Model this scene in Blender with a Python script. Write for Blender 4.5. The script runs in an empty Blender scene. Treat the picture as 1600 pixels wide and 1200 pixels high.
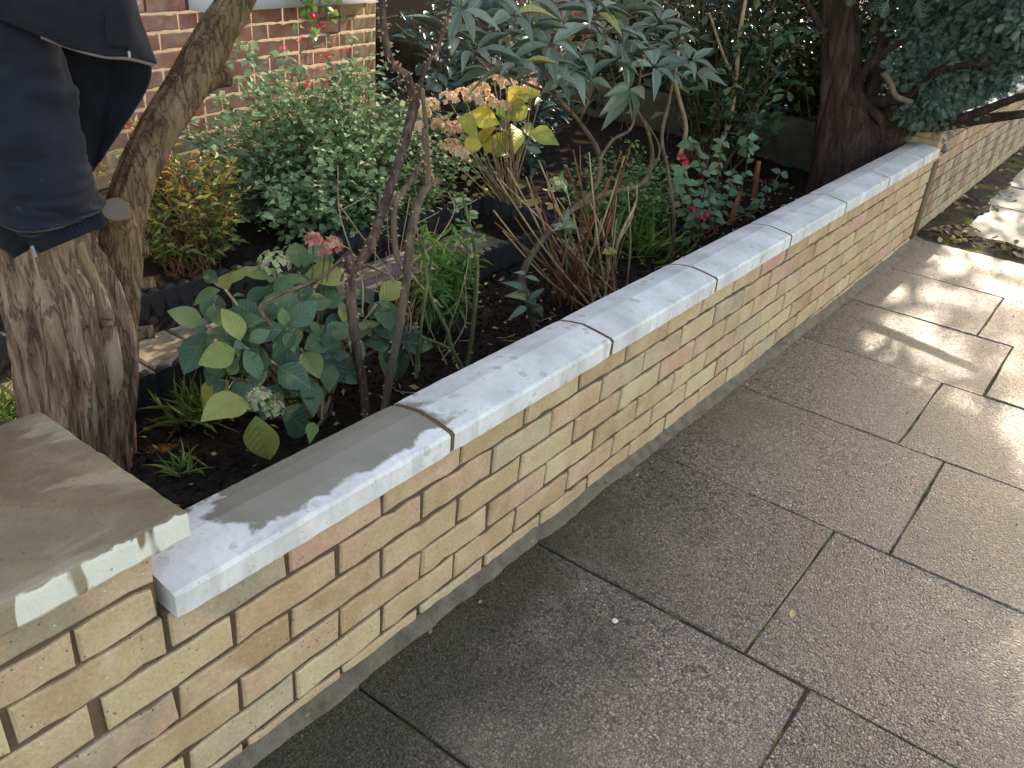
import bpy, math, random
import numpy as np
from mathutils import Vector, Matrix, noise as mnoise

sc = bpy.context.scene
col = sc.collection
RNG = np.random.default_rng(11)
random.seed(5)

# ------------------------------------------------------------------ camera
CAM_R = np.array([[0.79588171, -0.34169182, 0.49981897],
                  [0.60029662, 0.33783526, -0.72492158],
                  [0.07884331, 0.87699147, 0.47399335]])
CAM_C = np.array([0.91715387, -0.496514, 1.37332226])
FPX = 1349.57
cd = bpy.data.cameras.new('camera')
cd.sensor_width = 36.0
cd.lens = 36.0 * FPX / 1600.0
cd.clip_start = 0.05
cd.clip_end = 2000
cam = bpy.data.objects.new('camera', cd)
col.objects.link(cam)
M4 = Matrix.Identity(4)
for i in range(3):
    for j in range(3):
        M4[i][j] = CAM_R[i, j]
    M4[i][3] = CAM_C[i]
cam.matrix_world = M4
sc.camera = cam

# ------------------------------------------------------------------ world, sun, exposure
SUN_AZ, SUN_EL = math.radians(-6.0), math.radians(24.0)
w = bpy.data.worlds.new('World')
sc.world = w
w.use_nodes = True
wn = w.node_tree
bg = wn.nodes['Background']
sky = wn.nodes.new('ShaderNodeTexSky')
sky.sky_type = 'NISHITA'
sky.sun_disc = False
sky.sun_elevation = SUN_EL
sky.sun_rotation = SUN_AZ
sky.air_density = 1.0
sky.dust_density = 0.8
sky.ozone_density = 0.0
wn.links.new(sky.outputs[0], bg.inputs[0])
bg.inputs[1].default_value = 0.15
ld = bpy.data.lights.new('sun', 'SUN')
ld.energy = 2.7
ld.angle = math.radians(0.55)
ld.color = (1.0, 0.93, 0.82)
sun = bpy.data.objects.new('sun', ld)
col.objects.link(sun)
sdir = Vector((math.sin(SUN_AZ) * math.cos(SUN_EL), math.cos(SUN_AZ) * math.cos(SUN_EL), math.sin(SUN_EL)))
sun.rotation_euler = sdir.to_track_quat('Z', 'Y').to_euler()
sun.location = (0, 8, 6)
vs = sc.view_settings
vs.view_transform = 'Standard'
vs.look = 'None'
vs.exposure = 1.85
vs.use_white_balance = True
vs.white_balance_temperature = 7500
vs.white_balance_tint = 14
vs.gamma = 1.0
vs.use_curve_mapping = False
sc.cycles.use_denoising = True
sc.cycles.max_bounces = 6
sc.cycles.diffuse_bounces = 3
sc.cycles.transparent_max_bounces = 4

# ------------------------------------------------------------------ layout helpers (surveyed from the photograph)
def ray(u, v):
    return CAM_R @ np.array([(u - 800) / FPX, -(v - 600) / FPX, -1.0])
def AX(u, v, x):
    d = ray(u, v); return CAM_C + (x - CAM_C[0]) / d[0] * d
def AY(u, v, y):
    d = ray(u, v); return CAM_C + (y - CAM_C[1]) / d[1] * d
def AZ(u, v, z):
    d = ray(u, v); return CAM_C + (z - CAM_C[2]) / d[2] * d
def AD(u, v, dist):
    d = ray(u, v); return CAM_C + d / np.linalg.norm(d) * dist
def gz(y):
    return 0.03 - 0.022 * min(max(y, -3.0), 3.6)

# ------------------------------------------------------------------ mesh helpers
def mesh(name, V, F, mat=None, smooth=False, tint=None):
    me = bpy.data.meshes.new(name)
    V = np.asarray(V, dtype=np.float32).reshape(-1, 3)
    if isinstance(F, np.ndarray):
        n, k = F.shape
        me.vertices.add(len(V)); me.vertices.foreach_set('co', V.ravel())
        me.loops.add(n * k); me.loops.foreach_set('vertex_index', F.astype(np.int32).ravel())
        me.polygons.add(n)
        me.polygons.foreach_set('loop_start', np.arange(0, n * k, k, dtype=np.int32))
        me.polygons.foreach_set('loop_total', np.full(n, k, dtype=np.int32))
        me.update(calc_edges=True)
    else:
        me.from_pydata([tuple(map(float, v)) for v in V], [], F)
        me.update()
    if smooth:
        me.polygons.foreach_set('use_smooth', np.ones(len(me.polygons), dtype=bool))
    if tint is not None:
        a = me.attributes.new('tint', 'FLOAT', 'POINT')
        a.data.foreach_set('value', np.asarray(tint, dtype=np.float32))
    if mat: me.materials.append(mat)
    return me

def tag(o, label=None, cat=None, group=None, kind=None):
    if label: o['label'] = label
    if cat: o['category'] = cat
    if group: o['group'] = group
    if kind: o['kind'] = kind
    return o

def link(name, data, parent=None, mat4=None):
    o = bpy.data.objects.new(name, data)
    col.objects.link(o)
    if mat4 is not None: o.matrix_basis = mat4
    if parent is not None: o.parent = parent
    return o

def thing(name, label, cat, loc=(0, 0, 0), rotz=0.0, group=None):
    o = bpy.data.objects.new(name, None)
    o.empty_display_size = 0.1
    col.objects.link(o)
    o.location = [float(c) for c in loc]
    o.rotation_euler = (0, 0, rotz)
    tag(o, label, cat, group)
    return o

def part(name, V, F, mat, parent=None, smooth=False, tint=None, origin=None):
    """mesh given in world coordinates; stored relative to its parent (unrotated) or to origin"""
    V = np.asarray(V, dtype=float).reshape(-1, 3)
    if parent is not None:
        p = np.array(parent.location)
        o0 = p if origin is None else np.array(origin)
        o = link(name, mesh(name, V - o0, F, mat, smooth, tint), parent)
        o.location = [float(c) for c in (o0 - p)]
        return o
    o0 = np.zeros(3) if origin is None else np.array(origin)
    o = link(name, mesh(name, V - o0, F, mat, smooth, tint))
    o.location = [float(c) for c in o0]
    return o

def cat_geo(L):
    """join list of (V,F ndarray same k[,tint])"""
    Vs, Fs, Ts, n = [], [], [], 0
    for g in L:
        Vs.append(g[0]); Fs.append(np.asarray(g[1]) + n); n += len(g[0])
        if len(g) > 2: Ts.append(g[2])
    return np.concatenate(Vs), np.concatenate(Fs), (np.concatenate(Ts) if Ts else None)

def box(x0, x1, y0, y1, z0, z1):
    V = np.array([[x, y, z] for x in (x0, x1) for y in (y0, y1) for z in (z0, z1)], float)
    F = np.array([[0, 1, 3, 2], [4, 6, 7, 5], [0, 4, 5, 1], [2, 3, 7, 6], [0, 2, 6, 4], [1, 5, 7, 3]])
    return V, F

def catmull(P, n):
    P = np.asarray(P, float)
    if len(P) < 3:
        t = np.linspace(0, 1, n)[:, None]; return P[0] * (1 - t) + P[-1] * t
    Q = np.vstack([2 * P[0] - P[1], P, 2 * P[-1] - P[-2]])
    out = []
    for s in np.linspace(0, len(P) - 1 - 1e-6, n):
        i = int(s); t = s - i
        a, b, c, d = Q[i], Q[i + 1], Q[i + 2], Q[i + 3]
        out.append(0.5 * (2 * b + (c - a) * t + (2 * a - 5 * b + 4 * c - d) * t * t + (3 * b - a - 3 * c + d) * t ** 3))
    return np.array(out)

def frames(P):
    T = np.gradient(P, axis=0)
    T /= np.linalg.norm(T, axis=1)[:, None] + 1e-12
    a = np.array([0, 0, 1.0]) if abs(T[0][2]) < 0.9 else np.array([1.0, 0, 0])
    U = np.zeros_like(P); u = np.cross(T[0], a); u /= np.linalg.norm(u)
    for i in range(len(P)):
        u = u - T[i] * np.dot(u, T[i]); u /= np.linalg.norm(u); U[i] = u
    return T, U, np.cross(T, U)

def tube(P, r, ns=5, cap=True, rfun=None):
    P = np.asarray(P, float); n = len(P)
    r = np.interp(np.linspace(0, 1, n), np.linspace(0, 1, len(np.atleast_1d(r))), np.atleast_1d(r))
    T, U, W = frames(P)
    a = np.arange(ns) * 2 * math.pi / ns
    rad = np.repeat(r[:, None], ns, 1)
    if rfun is not None: rad = rad * rfun(P, U, W, a, r)
    V = P[:, None, :] + rad[:, :, None] * (np.cos(a)[None, :, None] * U[:, None, :] + np.sin(a)[None, :, None] * W[:, None, :])
    V = V.reshape(-1, 3)
    i = np.arange(n - 1)[:, None] * ns; j = np.arange(ns)[None, :]; j2 = (j + 1) % ns
    F = np.stack([i + j, i + j2, i + ns + j2, i + ns + j], -1).reshape(-1, 4)
    if cap:
        V = np.vstack([V, P[-1:] , P[:1]])
        e = len(V) - 2; b = (n - 1) * ns; jj = np.arange(ns); k2 = (jj + 1) % ns
        F = np.vstack([F, np.stack([b + jj, b + k2, np.full(ns, e), np.full(ns, e)], -1)])
        Fl = [tuple(f) for f in F[:-ns]] + [(int(f[0]), int(f[1]), int(f[2])) for f in F[-ns:]]
        return V, Fl
    return V, F

def tubeq(P, r, ns=4):
    return tube(P, r, ns, cap=False)

# ------------------------------------------------------------------ material helpers
def lin(r, g, b):
    f = lambda c: (c / 255 / 12.92) if c / 255 <= 0.04045 else ((c / 255 + 0.055) / 1.055) ** 2.4
    return (f(r), f(g), f(b), 1.0)

class Mat:
    def __init__(s, name, rough=0.7, spec=0.3):
        s.m = bpy.data.materials.new(name); s.m.use_nodes = True
        s.nt = s.m.node_tree; s.b = s.nt.nodes['Principled BSDF']
        s.out = s.nt.nodes['Material Output']
        s.b.inputs['Roughness'].default_value = rough
        s.b.inputs['Specular IOR Level'].default_value = spec
        s._co = None
    def n(s, t, **kw):
        x = s.nt.nodes.new('ShaderNode' + t)
        for k, v in kw.items(): setattr(x, k, v)
        return x
    def set(s, sock, v):
        if hasattr(v, 'is_linked') or isinstance(v, bpy.types.NodeSocket): s.nt.links.new(v, sock)
        else: sock.default_value = v
    def coords(s, randomize=True):
        if s._co is None:
            tc = s.n('TexCoord'); c = tc.outputs['Object']
            if randomize:
                oi = s.n('ObjectInfo'); mu = s.math('MULTIPLY', oi.outputs['Random'], 37.0)
                ad = s.n('VectorMath', operation='ADD'); s.set(ad.inputs[0], c)
                cx = s.n('CombineXYZ'); [s.set(cx.inputs[i], mu) for i in range(3)]
                s.set(ad.inputs[1], cx.outputs[0]); s._co = ad.outputs[0]
            else: s._co = c
        return s._co
    def math(s, op, a, b=0.0, c=None, clamp=False):
        x = s.n('Math', operation=op); x.use_clamp = clamp
        s.set(x.inputs[0], a); s.set(x.inputs[1], b)
        if c is not None: s.set(x.inputs[2], c)
        return x.outputs[0]
    def noise(s, scale, detail=4, rough=0.55, vec=None, stretch=None, dist=0.0):
        x = s.n('TexNoise'); v = vec or s.coords()
        if stretch:
            mp = s.n('Mapping'); s.set(mp.inputs['Vector'], v); mp.inputs['Scale'].default_value = stretch; v = mp.outputs[0]
        s.set(x.inputs['Vector'], v); x.inputs['Scale'].default_value = scale
        x.inputs['Detail'].default_value = detail; x.inputs['Roughness'].default_value = rough
        x.inputs['Distortion'].default_value = dist
        return x.outputs[0]
    def voro(s, scale, out='Distance', feature='F1', vec=None):
        x = s.n('TexVoronoi'); x.feature = feature
        s.set(x.inputs['Vector'], vec or s.coords()); x.inputs['Scale'].default_value = scale
        return x.outputs[out]
    def ramp(s, fac, stops, interp='LINEAR'):
        x = s.n('ValToRGB'); r = x.color_ramp; r.interpolation = interp
        while len(r.elements) < len(stops): r.elements.new(0.5)
        for e, (p, c) in zip(r.elements, stops):
            e.position = p; e.color = c if isinstance(c, tuple) else (c, c, c, 1)
        s.set(x.inputs[0], fac); return x.outputs[0]
    def step(s, fac, lo, hi):
        x = s.n('MapRange'); x.clamp = True
        s.set(x.inputs[0], fac); x.inputs[1].default_value = lo; x.inputs[2].default_value = hi
        return x.outputs[0]
    def mix(s, fac, a, b, mode='MIX'):
        x = s.n('Mix', data_type='RGBA', blend_type=mode)
        s.set(x.inputs[0], fac); s.set(x.inputs[6], a); s.set(x.inputs[7], b)
        return x.outputs[2]
    def rnd(s):
        return s.n('ObjectInfo').outputs['Random']
    def sep(s, v=None):
        x = s.n('SeparateXYZ'); s.set(x.inputs[0], v or s.coords()); return x.outputs
    def bump(s, h, strength=0.4, dist=0.003):
        x = s.n('Bump'); x.inputs['Strength'].default_value = strength; x.inputs['Distance'].default_value = dist
        s.set(x.inputs['Height'], h)
        s.nt.links.new(x.outputs[0], s.b.inputs['Normal']); return x
    def color(s, c): s.set(s.b.inputs['Base Color'], c); s._c = c; return s
    def rough(s, r): s.set(s.b.inputs['Roughness'], r); return s
    def translucent(s, f=0.25):
        t = s.n('BsdfTranslucent'); s.set(t.inputs[0], s._c)
        mx = s.n('MixShader'); mx.inputs[0].default_value = f
        s.nt.links.new(s.b.outputs[0], mx.inputs[1]); s.nt.links.new(t.outputs[0], mx.inputs[2])
        s.nt.links.new(mx.outputs[0], s.out.inputs['Surface']); return s

def brick_material(name, stops, pink, grain=0.25):
    m = Mat(name, 0.85, 0.2)
    base = m.ramp(m.rnd(), stops)
    n1 = m.noise(9, 3); n2 = m.noise(5, 2, dist=0.6); n3 = m.noise(140, 3, 0.7)
    c = m.mix(m.math('MULTIPLY', m.step(n2, 0.5, 0.62), 0.8), base, pink)
    c = m.mix(m.step(n1, 0.42, 0.7), c, m.mix(0.5, c, lin(208, 186, 150)))
    c = m.mix(grain, c, m.ramp(n3, [(0.3, 0.25), (0.7, 0.85)]), 'OVERLAY')
    sp = m.math('MULTIPLY', m.math('LESS_THAN', m.voro(85), 0.16), m.math('GREATER_THAN', m.noise(22, 2), 0.56))
    c = m.mix(m.math('MULTIPLY', sp, 0.75), c, lin(70, 55, 45))
    wp = m.math('MULTIPLY', m.math('LESS_THAN', m.voro(60, vec=m.coords()), 0.07), 0.8)
    c = m.mix(wp, c, lin(235, 225, 200))
    c = m.mix(0.06, c, lin(182, 172, 156))
    sa = m.math('MULTIPLY', m.step(m.noise(12, 5, 0.7, dist=0.4), 0.60, 0.72), 0.45)
    c = m.mix(sa, c, lin(206, 194, 170))
    pit = m.math('LESS_THAN', m.voro(70), 0.13)
    m.color(c)
    m.bump(m.math('SUBTRACT', m.math('ADD', n3, m.math('MULTIPLY', m.noise(30, 3), 1.5)), m.math('MULTIPLY', pit, 0.8)), 0.6, 0.0025)
    return m.m

M = {}
M['stock'] = brick_material('stock_brick', [(0.0, lin(168, 139, 103)), (0.18, lin(184, 160, 122)), (0.36, lin(160, 130, 93)),
    (0.52, lin(192, 172, 132)), (0.66, lin(172, 143, 104)), (0.78, lin(182, 152, 116)), (0.87, lin(190, 142, 122)), (0.93, lin(150, 138, 114)), (1.0, lin(190, 170, 131))],
    lin(184, 150, 120))
M['red'] = brick_material('red_brick', [(0.0, lin(176, 108, 86)), (0.3, lin(190, 118, 92)), (0.6, lin(164, 102, 88)), (1.0, lin(194, 128, 100))], lin(176, 120, 104))
M['yellow_old'] = brick_material('old_yellow_brick', [(0.0, lin(160, 138, 98)), (0.5, lin(172, 142, 100)), (1.0, lin(140, 122, 88))], lin(158, 116, 88))
M['red_far'] = brick_material('scarlet_brick', [(0.0, lin(150, 58, 46)), (0.5, lin(166, 66, 52)), (1.0, lin(132, 52, 46))], lin(120, 50, 44))
M['old_stock'] = brick_material('weathered_brick', [(0.0, lin(150, 118, 88)), (0.5, lin(164, 134, 100)), (1.0, lin(142, 106, 84))], lin(150, 104, 84))
M['purple'] = brick_material('purple_brick', [(0.0, lin(118, 88, 78)), (0.5, lin(128, 94, 80)), (1.0, lin(108, 82, 74))], lin(114, 88, 80))
M['greyb'] = brick_material('grey_green_brick', [(0.0, lin(148, 134, 108)), (0.5, lin(158, 142, 112)), (1.0, lin(138, 128, 106))], lin(140, 126, 100))

def simple(name, c, rough=0.8, spec=0.2, var=0.25, scale=20, bump=0.3, bd=0.003, c2=None):
    m = Mat(name, rough, spec)
    n = m.noise(scale, 5, 0.65)
    m.color(m.mix(m.step(n, 0.35, 0.68), c, c2 or tuple(list(np.array(c[:3]) * (1 - var)) + [1.0])))
    if bump: m.bump(m.noise(scale * 4, 4, 0.7), bump, bd)
    return m.m

M['mortar'] = simple('brown_mortar', lin(108, 88, 68), 0.9, 0.1, 0.22, 30, 0.6, 0.003)
M['mortar_old'] = simple('pale_mortar', lin(146, 132, 112), 0.9, 0.1, 0.2, 25, 0.5)
M['fillet'] = simple('cement_fillet', lin(116, 107, 90), 0.75, 0.3, 0.5, 22, 0.9, 0.006)
M['render'] = simple('grey_render', lin(96, 90, 78), 0.9, 0.1, 0.4, 8, 0.5, c2=lin(70, 66, 54))
M['white_paint'] = simple('white_paint', lin(226, 228, 230), 0.5, 0.4, 0.06, 6, 0.1)
M['edging'] = simple('black_edging', lin(42, 42, 44), 0.75, 0.3, 0.4, 30, 0.5, c2=lin(60, 58, 54))

# white reconstituted stone coping; wet = how much of the top the damp patch covers
def coping_material(name, wet):
    m = Mat(name, 0.8, 0.25)
    co = m.coords(); raw = m.n('TexCoord').outputs['Object']
    x, y, z = m.sep(raw)
    big = m.noise(7, 4); fine = m.noise(60, 4, 0.7)
    c = m.mix(m.step(big, 0.38, 0.7), lin(224, 222, 216), lin(190, 188, 182))
    c = m.mix(m.math('MULTIPLY', m.step(fine, 0.5, 0.8), 0.55), c, lin(178, 176, 170))
    drip = m.noise(26, 3, 0.6, stretch=(1, 1, 0.12))
    front = m.step(x, -0.006, 0.004)
    c = m.mix(m.math('MULTIPLY', m.math('MULTIPLY', m.step(drip, 0.5, 0.68), front), 0.55), c, lin(180, 176, 168))
    spot = m.math('MULTIPLY', m.math('LESS_THAN', m.voro(26), 0.27), m.step(m.noise(9, 2), 0.5 - 0.12 * min(wet, 1), 0.62))
    c = m.mix(m.math('MULTIPLY', spot, 0.5), c, lin(158, 152, 138))
    pit = m.math('MULTIPLY', m.math('LESS_THAN', m.voro(55), 0.08), 0.6)
    c = m.mix(pit, c, lin(110, 104, 96))
    if wet > 0:
        wn_ = m.math('MULTIPLY', m.math('SUBTRACT', m.noise(15, 4, 0.55, vec=raw), 0.5), 0.5)
        yy = m.math('ADD', y, wn_)
        if wet >= 1:
            a = m.step(yy, 0.13, 0.17)
        else:
            a = m.step(m.math('MULTIPLY', yy, -1.0), -0.05, -0.0)
        edge = m.math('ADD', m.math('MULTIPLY', x, -1.0), m.math('MULTIPLY', wn_, 0.12))
        b = m.step(edge, 0.008, 0.016)
        wm = m.math('MULTIPLY', a, b)
        cw = m.mix(m.step(big, 0.35, 0.7), lin(112, 107, 90), lin(134, 129, 114))
        c = m.mix(m.math('MULTIPLY', wm, 0.92), c, cw)
        m.rough(m.math('SUBTRACT', 0.8, m.math('MULTIPLY', wm, 0.35)))
    m.color(c)
    m.bump(m.math('ADD', fine, big), 0.35, 0.003)
    return m.m
M['coping'] = coping_material('coping_stone', 0)
M['coping_wet'] = coping_material('damp_coping_stone', 1)
M['coping_spot'] = coping_material('spotted_coping_stone', 0.5)

def cap_material():
    m = Mat('damp_sandstone', 0.5, 0.35)
    raw = m.n('TexCoord').outputs['Object']; x, y, z = m.sep(raw)
    n = m.noise(5, 5, 0.6, vec=raw, dist=0.8); f = m.noise(50, 4, 0.7, vec=raw)
    c = m.mix(m.step(n, 0.35, 0.65), lin(106, 92, 68), lin(136, 122, 96))
    band = m.noise(3.2, 4, 0.6, vec=raw, stretch=(2.6, 0.7, 1), dist=0.5)
    c = m.mix(m.math('MULTIPLY', m.step(band, 0.54, 0.59), 0.6), c, lin(160, 148, 124))
    c = m.mix(m.math('MULTIPLY', m.step(f, 0.55, 0.8), 0.5), c, lin(96, 86, 66))
    dr = m.noise(18, 2, 0.5, vec=raw, stretch=(1, 1, 0.22))
    low = m.step(m.math('ADD', m.math('MULTIPLY', z, -1.0), m.math('MULTIPLY', m.math('SUBTRACT', m.noise(40, 3, vec=raw), 0.5), 0.012)), 0.0015, 0.0035)
    front = m.math('MULTIPLY', m.math('MULTIPLY', m.step(x, 0.022, 0.0245), low), m.step(dr, 0.555, 0.53))
    c = m.mix(front, c, lin(218, 216, 200))
    m.color(c)
    m.rough(m.math('ADD', 0.45, m.math('MULTIPLY', front, 0.4)))
    c2_ = m.mix(m.math('MULTIPLY', m.math('LESS_THAN', m.voro(45, vec=raw), 0.1), 0.5), c, lin(80, 70, 52)); m.color(c2_)
    m.bump(m.math('ADD', m.math('ADD', n, f), m.noise(160, 4, 0.7, vec=raw)), 0.5, 0.003)
    return m.m
M['cap'] = cap_material()

def slab_material(name, tone, dark=1.0):
    m = Mat(name, 0.5, 0.4)
    geo = m.n('NewGeometry'); wx, wy, wz = m.sep(geo.outputs['Position'])
    def vor(sc_):
        v = m.n('TexVoronoi'); m.set(v.inputs['Vector'], m.coords()); v.inputs['Scale'].default_value = sc_; return v
    v = vor(150); v2 = vor(290)
    t = np.array(tone[:3])
    st = [(0.0, tuple(t * 0.2) + (1,)), (0.3, tuple(t * 0.55) + (1,)), (0.5, tuple(t) + (1,)), (0.66, lin(150, 134, 120)), (0.84, lin(166, 144, 126)), (0.95, lin(186, 172, 154))]
    c1 = m.ramp(m.sep(v.outputs['Color'])[0], st); c2 = m.ramp(m.sep(v2.outputs['Color'])[1], st)
    pick = m.step(m.noise(60, 2), 0.46, 0.54)
    c = m.mix(pick, c1, c2)
    gap = m.math('MAXIMUM', m.math('MULTIPLY', m.step(v.outputs['Distance'], 0.42, 0.62), m.math('SUBTRACT', 1.0, pick)), m.math('MULTIPLY', m.step(v2.outputs['Distance'], 0.45, 0.65), pick))
    c = m.mix(m.math('MULTIPLY', gap, 0.8), c, lin(52, 46, 42))
    big = m.noise(2.6, 4, 0.6)
    c = m.mix(m.math('MULTIPLY', m.step(big, 0.38, 0.7), 0.55), c, lin(126, 113, 94))
    tone_ = m.math('ADD', 0.82, m.math('MULTIPLY', m.rnd(), 0.4))
    cx_ = m.n('CombineXYZ'); [m.set(cx_.inputs[q_], tone_) for q_ in range(3)]
    c = m.mix(1.0, c, cx_.outputs[0], 'MULTIPLY')
    stn = m.math('MULTIPLY', m.step(m.noise(7, 5, 0.65), 0.58, 0.7), 0.4)
    c = m.mix(stn, c, lin(84, 74, 60))
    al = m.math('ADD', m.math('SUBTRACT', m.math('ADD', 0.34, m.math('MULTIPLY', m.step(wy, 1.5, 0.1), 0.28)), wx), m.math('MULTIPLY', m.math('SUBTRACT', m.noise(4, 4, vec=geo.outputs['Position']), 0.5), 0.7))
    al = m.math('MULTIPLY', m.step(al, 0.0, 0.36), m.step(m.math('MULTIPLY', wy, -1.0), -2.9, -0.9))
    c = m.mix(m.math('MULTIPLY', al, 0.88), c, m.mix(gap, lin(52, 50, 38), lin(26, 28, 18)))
    m.color(c)
    m.rough(m.math('ADD', 0.30, m.math('MULTIPLY', big, 0.25)))
    h = m.math('MULTIPLY', m.mix(pick, v.outputs['Distance'], v2.outputs['Distance']), -1.0)
    h = m.math('ADD', h, m.math('MULTIPLY', m.noise(70, 3), 0.7))
    m.bump(h, 0.7, 0.003)
    return m.m
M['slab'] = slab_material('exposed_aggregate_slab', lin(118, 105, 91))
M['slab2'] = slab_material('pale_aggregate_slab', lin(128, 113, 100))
M['york'] = simple('old_flagstone', lin(132, 130, 118), 0.6, 0.35, 0.25, 7, 0.4, c2=lin(112, 112, 96))
def joint_mat():
    m = Mat('joint_dirt', 0.95, 0.1)
    geo = m.n('NewGeometry'); p = geo.outputs['Position']
    n = m.noise(7, 4, vec=p); f = m.noise(90, 4, 0.7, vec=p)
    c = m.mix(f, lin(48, 41, 34), lin(88, 78, 64))
    c = m.mix(m.step(n, 0.5, 0.58), c, lin(104, 112, 48))
    m.color(c); m.bump(f, 0.6, 0.004); return m.m
M['joint'] = joint_mat()

def soil_mat():
    m = Mat('garden_soil', 0.95, 0.15)
    geo = m.n('NewGeometry'); p = geo.outputs['Position']
    f = m.noise(70, 5, 0.7, vec=p); n = m.noise(3.4, 3, 0.6, vec=p, dist=0.3); k = m.voro(120, vec=p)
    c = m.mix(m.step(f, 0.3, 0.75), lin(24, 20, 17), lin(66, 54, 44))
    c = m.mix(m.math('MULTIPLY', m.step(n, 0.635, 0.70), 0.9), c, m.mix(f, lin(120, 84, 42), lin(168, 126, 74)))
    c = m.mix(m.math('MULTIPLY', m.math('LESS_THAN', k, 0.1), m.math('GREATER_THAN', m.noise(20, 2, vec=p), 0.57)), c, lin(150, 130, 100))
    m.color(c); m.bump(m.math('ADD', f, m.noise(180, 3, 0.7, vec=p)), 0.9, 0.008); return m.m
M['soil'] = soil_mat()
M['paver'] = None
def paver_mat():
    m = Mat('clay_paver', 0.7, 0.3)
    c = m.ramp(m.rnd(), [(0.0, lin(136, 116, 98)), (0.35, lin(152, 134, 114)), (0.6, lin(128, 118, 110)), (0.85, lin(160, 138, 106)), (1.0, lin(140, 114, 98))])
    n = m.noise(12, 4); f = m.noise(90, 4, 0.7)
    c = m.mix(m.step(n, 0.4, 0.7), c, lin(98, 88, 76)); c = m.mix(0.25, c, f, 'OVERLAY')
    m.color(c); m.bump(f, 0.5, 0.003); return m.m
M['paver'] = paver_mat()

def bark_mat(name, cols, sx=9.0, scale=14, bumpd=0.006, green=0.0, fiss=0):
    m = Mat(name, 0.9, 0.15)
    raw = m.n('TexCoord').outputs['Object']
    a = m.noise(scale, 6, 0.65, vec=raw, stretch=(1, 1, 1 / sx), dist=0.5)
    b = m.noise(scale * 5, 4, 0.7, vec=raw, stretch=(1, 1, 0.3))
    n = m.noise(4, 3, vec=raw)
    c = m.ramp(a, [(0.28, cols[0]), (0.45, cols[1]), (0.58, cols[2]), (0.75, cols[3])])
    c = m.mix(m.math('MULTIPLY', m.step(b, 0.5, 0.8), 0.5), c, cols[0])
    if green: c = m.mix(m.math('MULTIPLY', m.step(n, 0.52, 0.7), green), c, lin(120, 118, 70))
    if fiss:
        fz = m.math('ABSOLUTE', m.math('SUBTRACT', m.noise(fiss, 4, 0.6, vec=raw, stretch=(1, 1, 0.14), dist=0.6), 0.5))
        fl = m.step(fz, 0.035, 0.008); c = m.mix(m.math('MULTIPLY', fl, 0.45), c, lin(60, 42, 34)); a = m.math('SUBTRACT', a, m.math('MULTIPLY', fl, 0.5))
    m.color(c)
    m.bump(m.math('ADD', a, m.math('MULTIPLY', b, 0.4)), 0.9, bumpd)
    return m.m
M['bark'] = bark_mat('flaky_bark', [lin(92, 70, 56), lin(138, 108, 88), lin(164, 136, 113), lin(186, 163, 140)], 7, 30, 0.010, 0.4, 26)
M['bark2'] = bark_mat('smooth_bark', [lin(76, 58, 42), lin(122, 98, 74), lin(142, 116, 90), lin(156, 134, 108)], 4, 34, 0.010, 0.55, 40)
M['cutwood'] = simple('cut_wood', lin(128, 118, 100), 0.85, 0.1, 0.2, 30, 0.3)
M['barkdark'] = bark_mat('conifer_bark', [lin(34, 27, 23), lin(58, 46, 39), lin(72, 57, 49), lin(86, 70, 60)], 9, 22, 0.010, 0, 20)
M['rose'] = bark_mat('rose_bark', [lin(46, 34, 32), lin(80, 62, 56), lin(104, 84, 74), lin(140, 122, 108)], 6, 60, 0.002)
M['twig'] = bark_mat('tan_twig', [lin(112, 88, 62), lin(164, 138, 104), lin(182, 158, 124), lin(200, 180, 150)], 6, 40, 0.001)
M['twigred'] = bark_mat('russet_twig', [lin(70, 42, 30), lin(116, 74, 52), lin(138, 94, 68), lin(150, 112, 84)], 6, 40, 0.001)
M['branch'] = bark_mat('grey_branch', [lin(62, 52, 42), lin(98, 84, 68), lin(118, 102, 82), lin(138, 122, 100)], 6, 40, 0.002, 0.3)
M['greenstem'] = bark_mat('green_stem', [lin(52, 60, 36), lin(82, 92, 58), lin(104, 112, 74), lin(120, 124, 90)], 6, 40, 0.001)

def leaf_mat(name, stops, obj=False, rough=0.5, spec=0.4, trans=0.25, vein=None, blotch=None, vk=0.9):
    m = Mat(name, rough, spec)
    t = m.rnd() if obj else m.n('Attribute', attribute_name='tint').outputs['Fac']
    c = m.ramp(t, stops)
    n = m.noise(30, 3)
    c = m.mix(m.math('MULTIPLY', m.step(n, 0.4, 0.75), 0.35), c, m.mix(0.5, c, (0.02, 0.03, 0.015, 1)))
    if blotch: c = m.mix(m.math('MULTIPLY', m.step(m.noise(14, 3), 0.60, 0.70), 0.8), c, blotch)
    if vein:
        raw = m.n('TexCoord').outputs['Object']; x, y, z = m.sep(raw)
        ax = m.math('ABSOLUTE', x)
        mid = m.step(ax, 0.0022, 0.0006)
        w_ = m.math('SINE', m.math('MULTIPLY', m.math('SUBTRACT', y, m.math('MULTIPLY', ax, vk)), 400.0))
        sv = m.step(w_, 0.86, 0.98)
        vm = m.math('MAXIMUM', mid, m.math('MULTIPLY', sv, 0.45))
        c = m.mix(m.math('MULTIPLY', vm, 0.38), c, vein)
        m.bump(m.math('SUBTRACT', m.math('MULTIPLY', w_, 0.4), m.math('MULTIPLY', mid, 1.0)), 0.5, 0.0018)
    m.color(c)
    if trans: m.translucent(trans)
    return m.m
M['hyd_leaf'] = leaf_mat('hydrangea_leaf', [(0.0, lin(62, 86, 68)), (0.3, lin(82, 110, 80)), (0.55, lin(106, 134, 84)), (0.75, lin(66, 92, 74)), (0.86, lin(128, 144, 82)), (1.0, lin(166, 162, 78))], True, 0.5, 0.4, 0.2, lin(136, 158, 120), lin(140, 146, 80))
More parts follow.
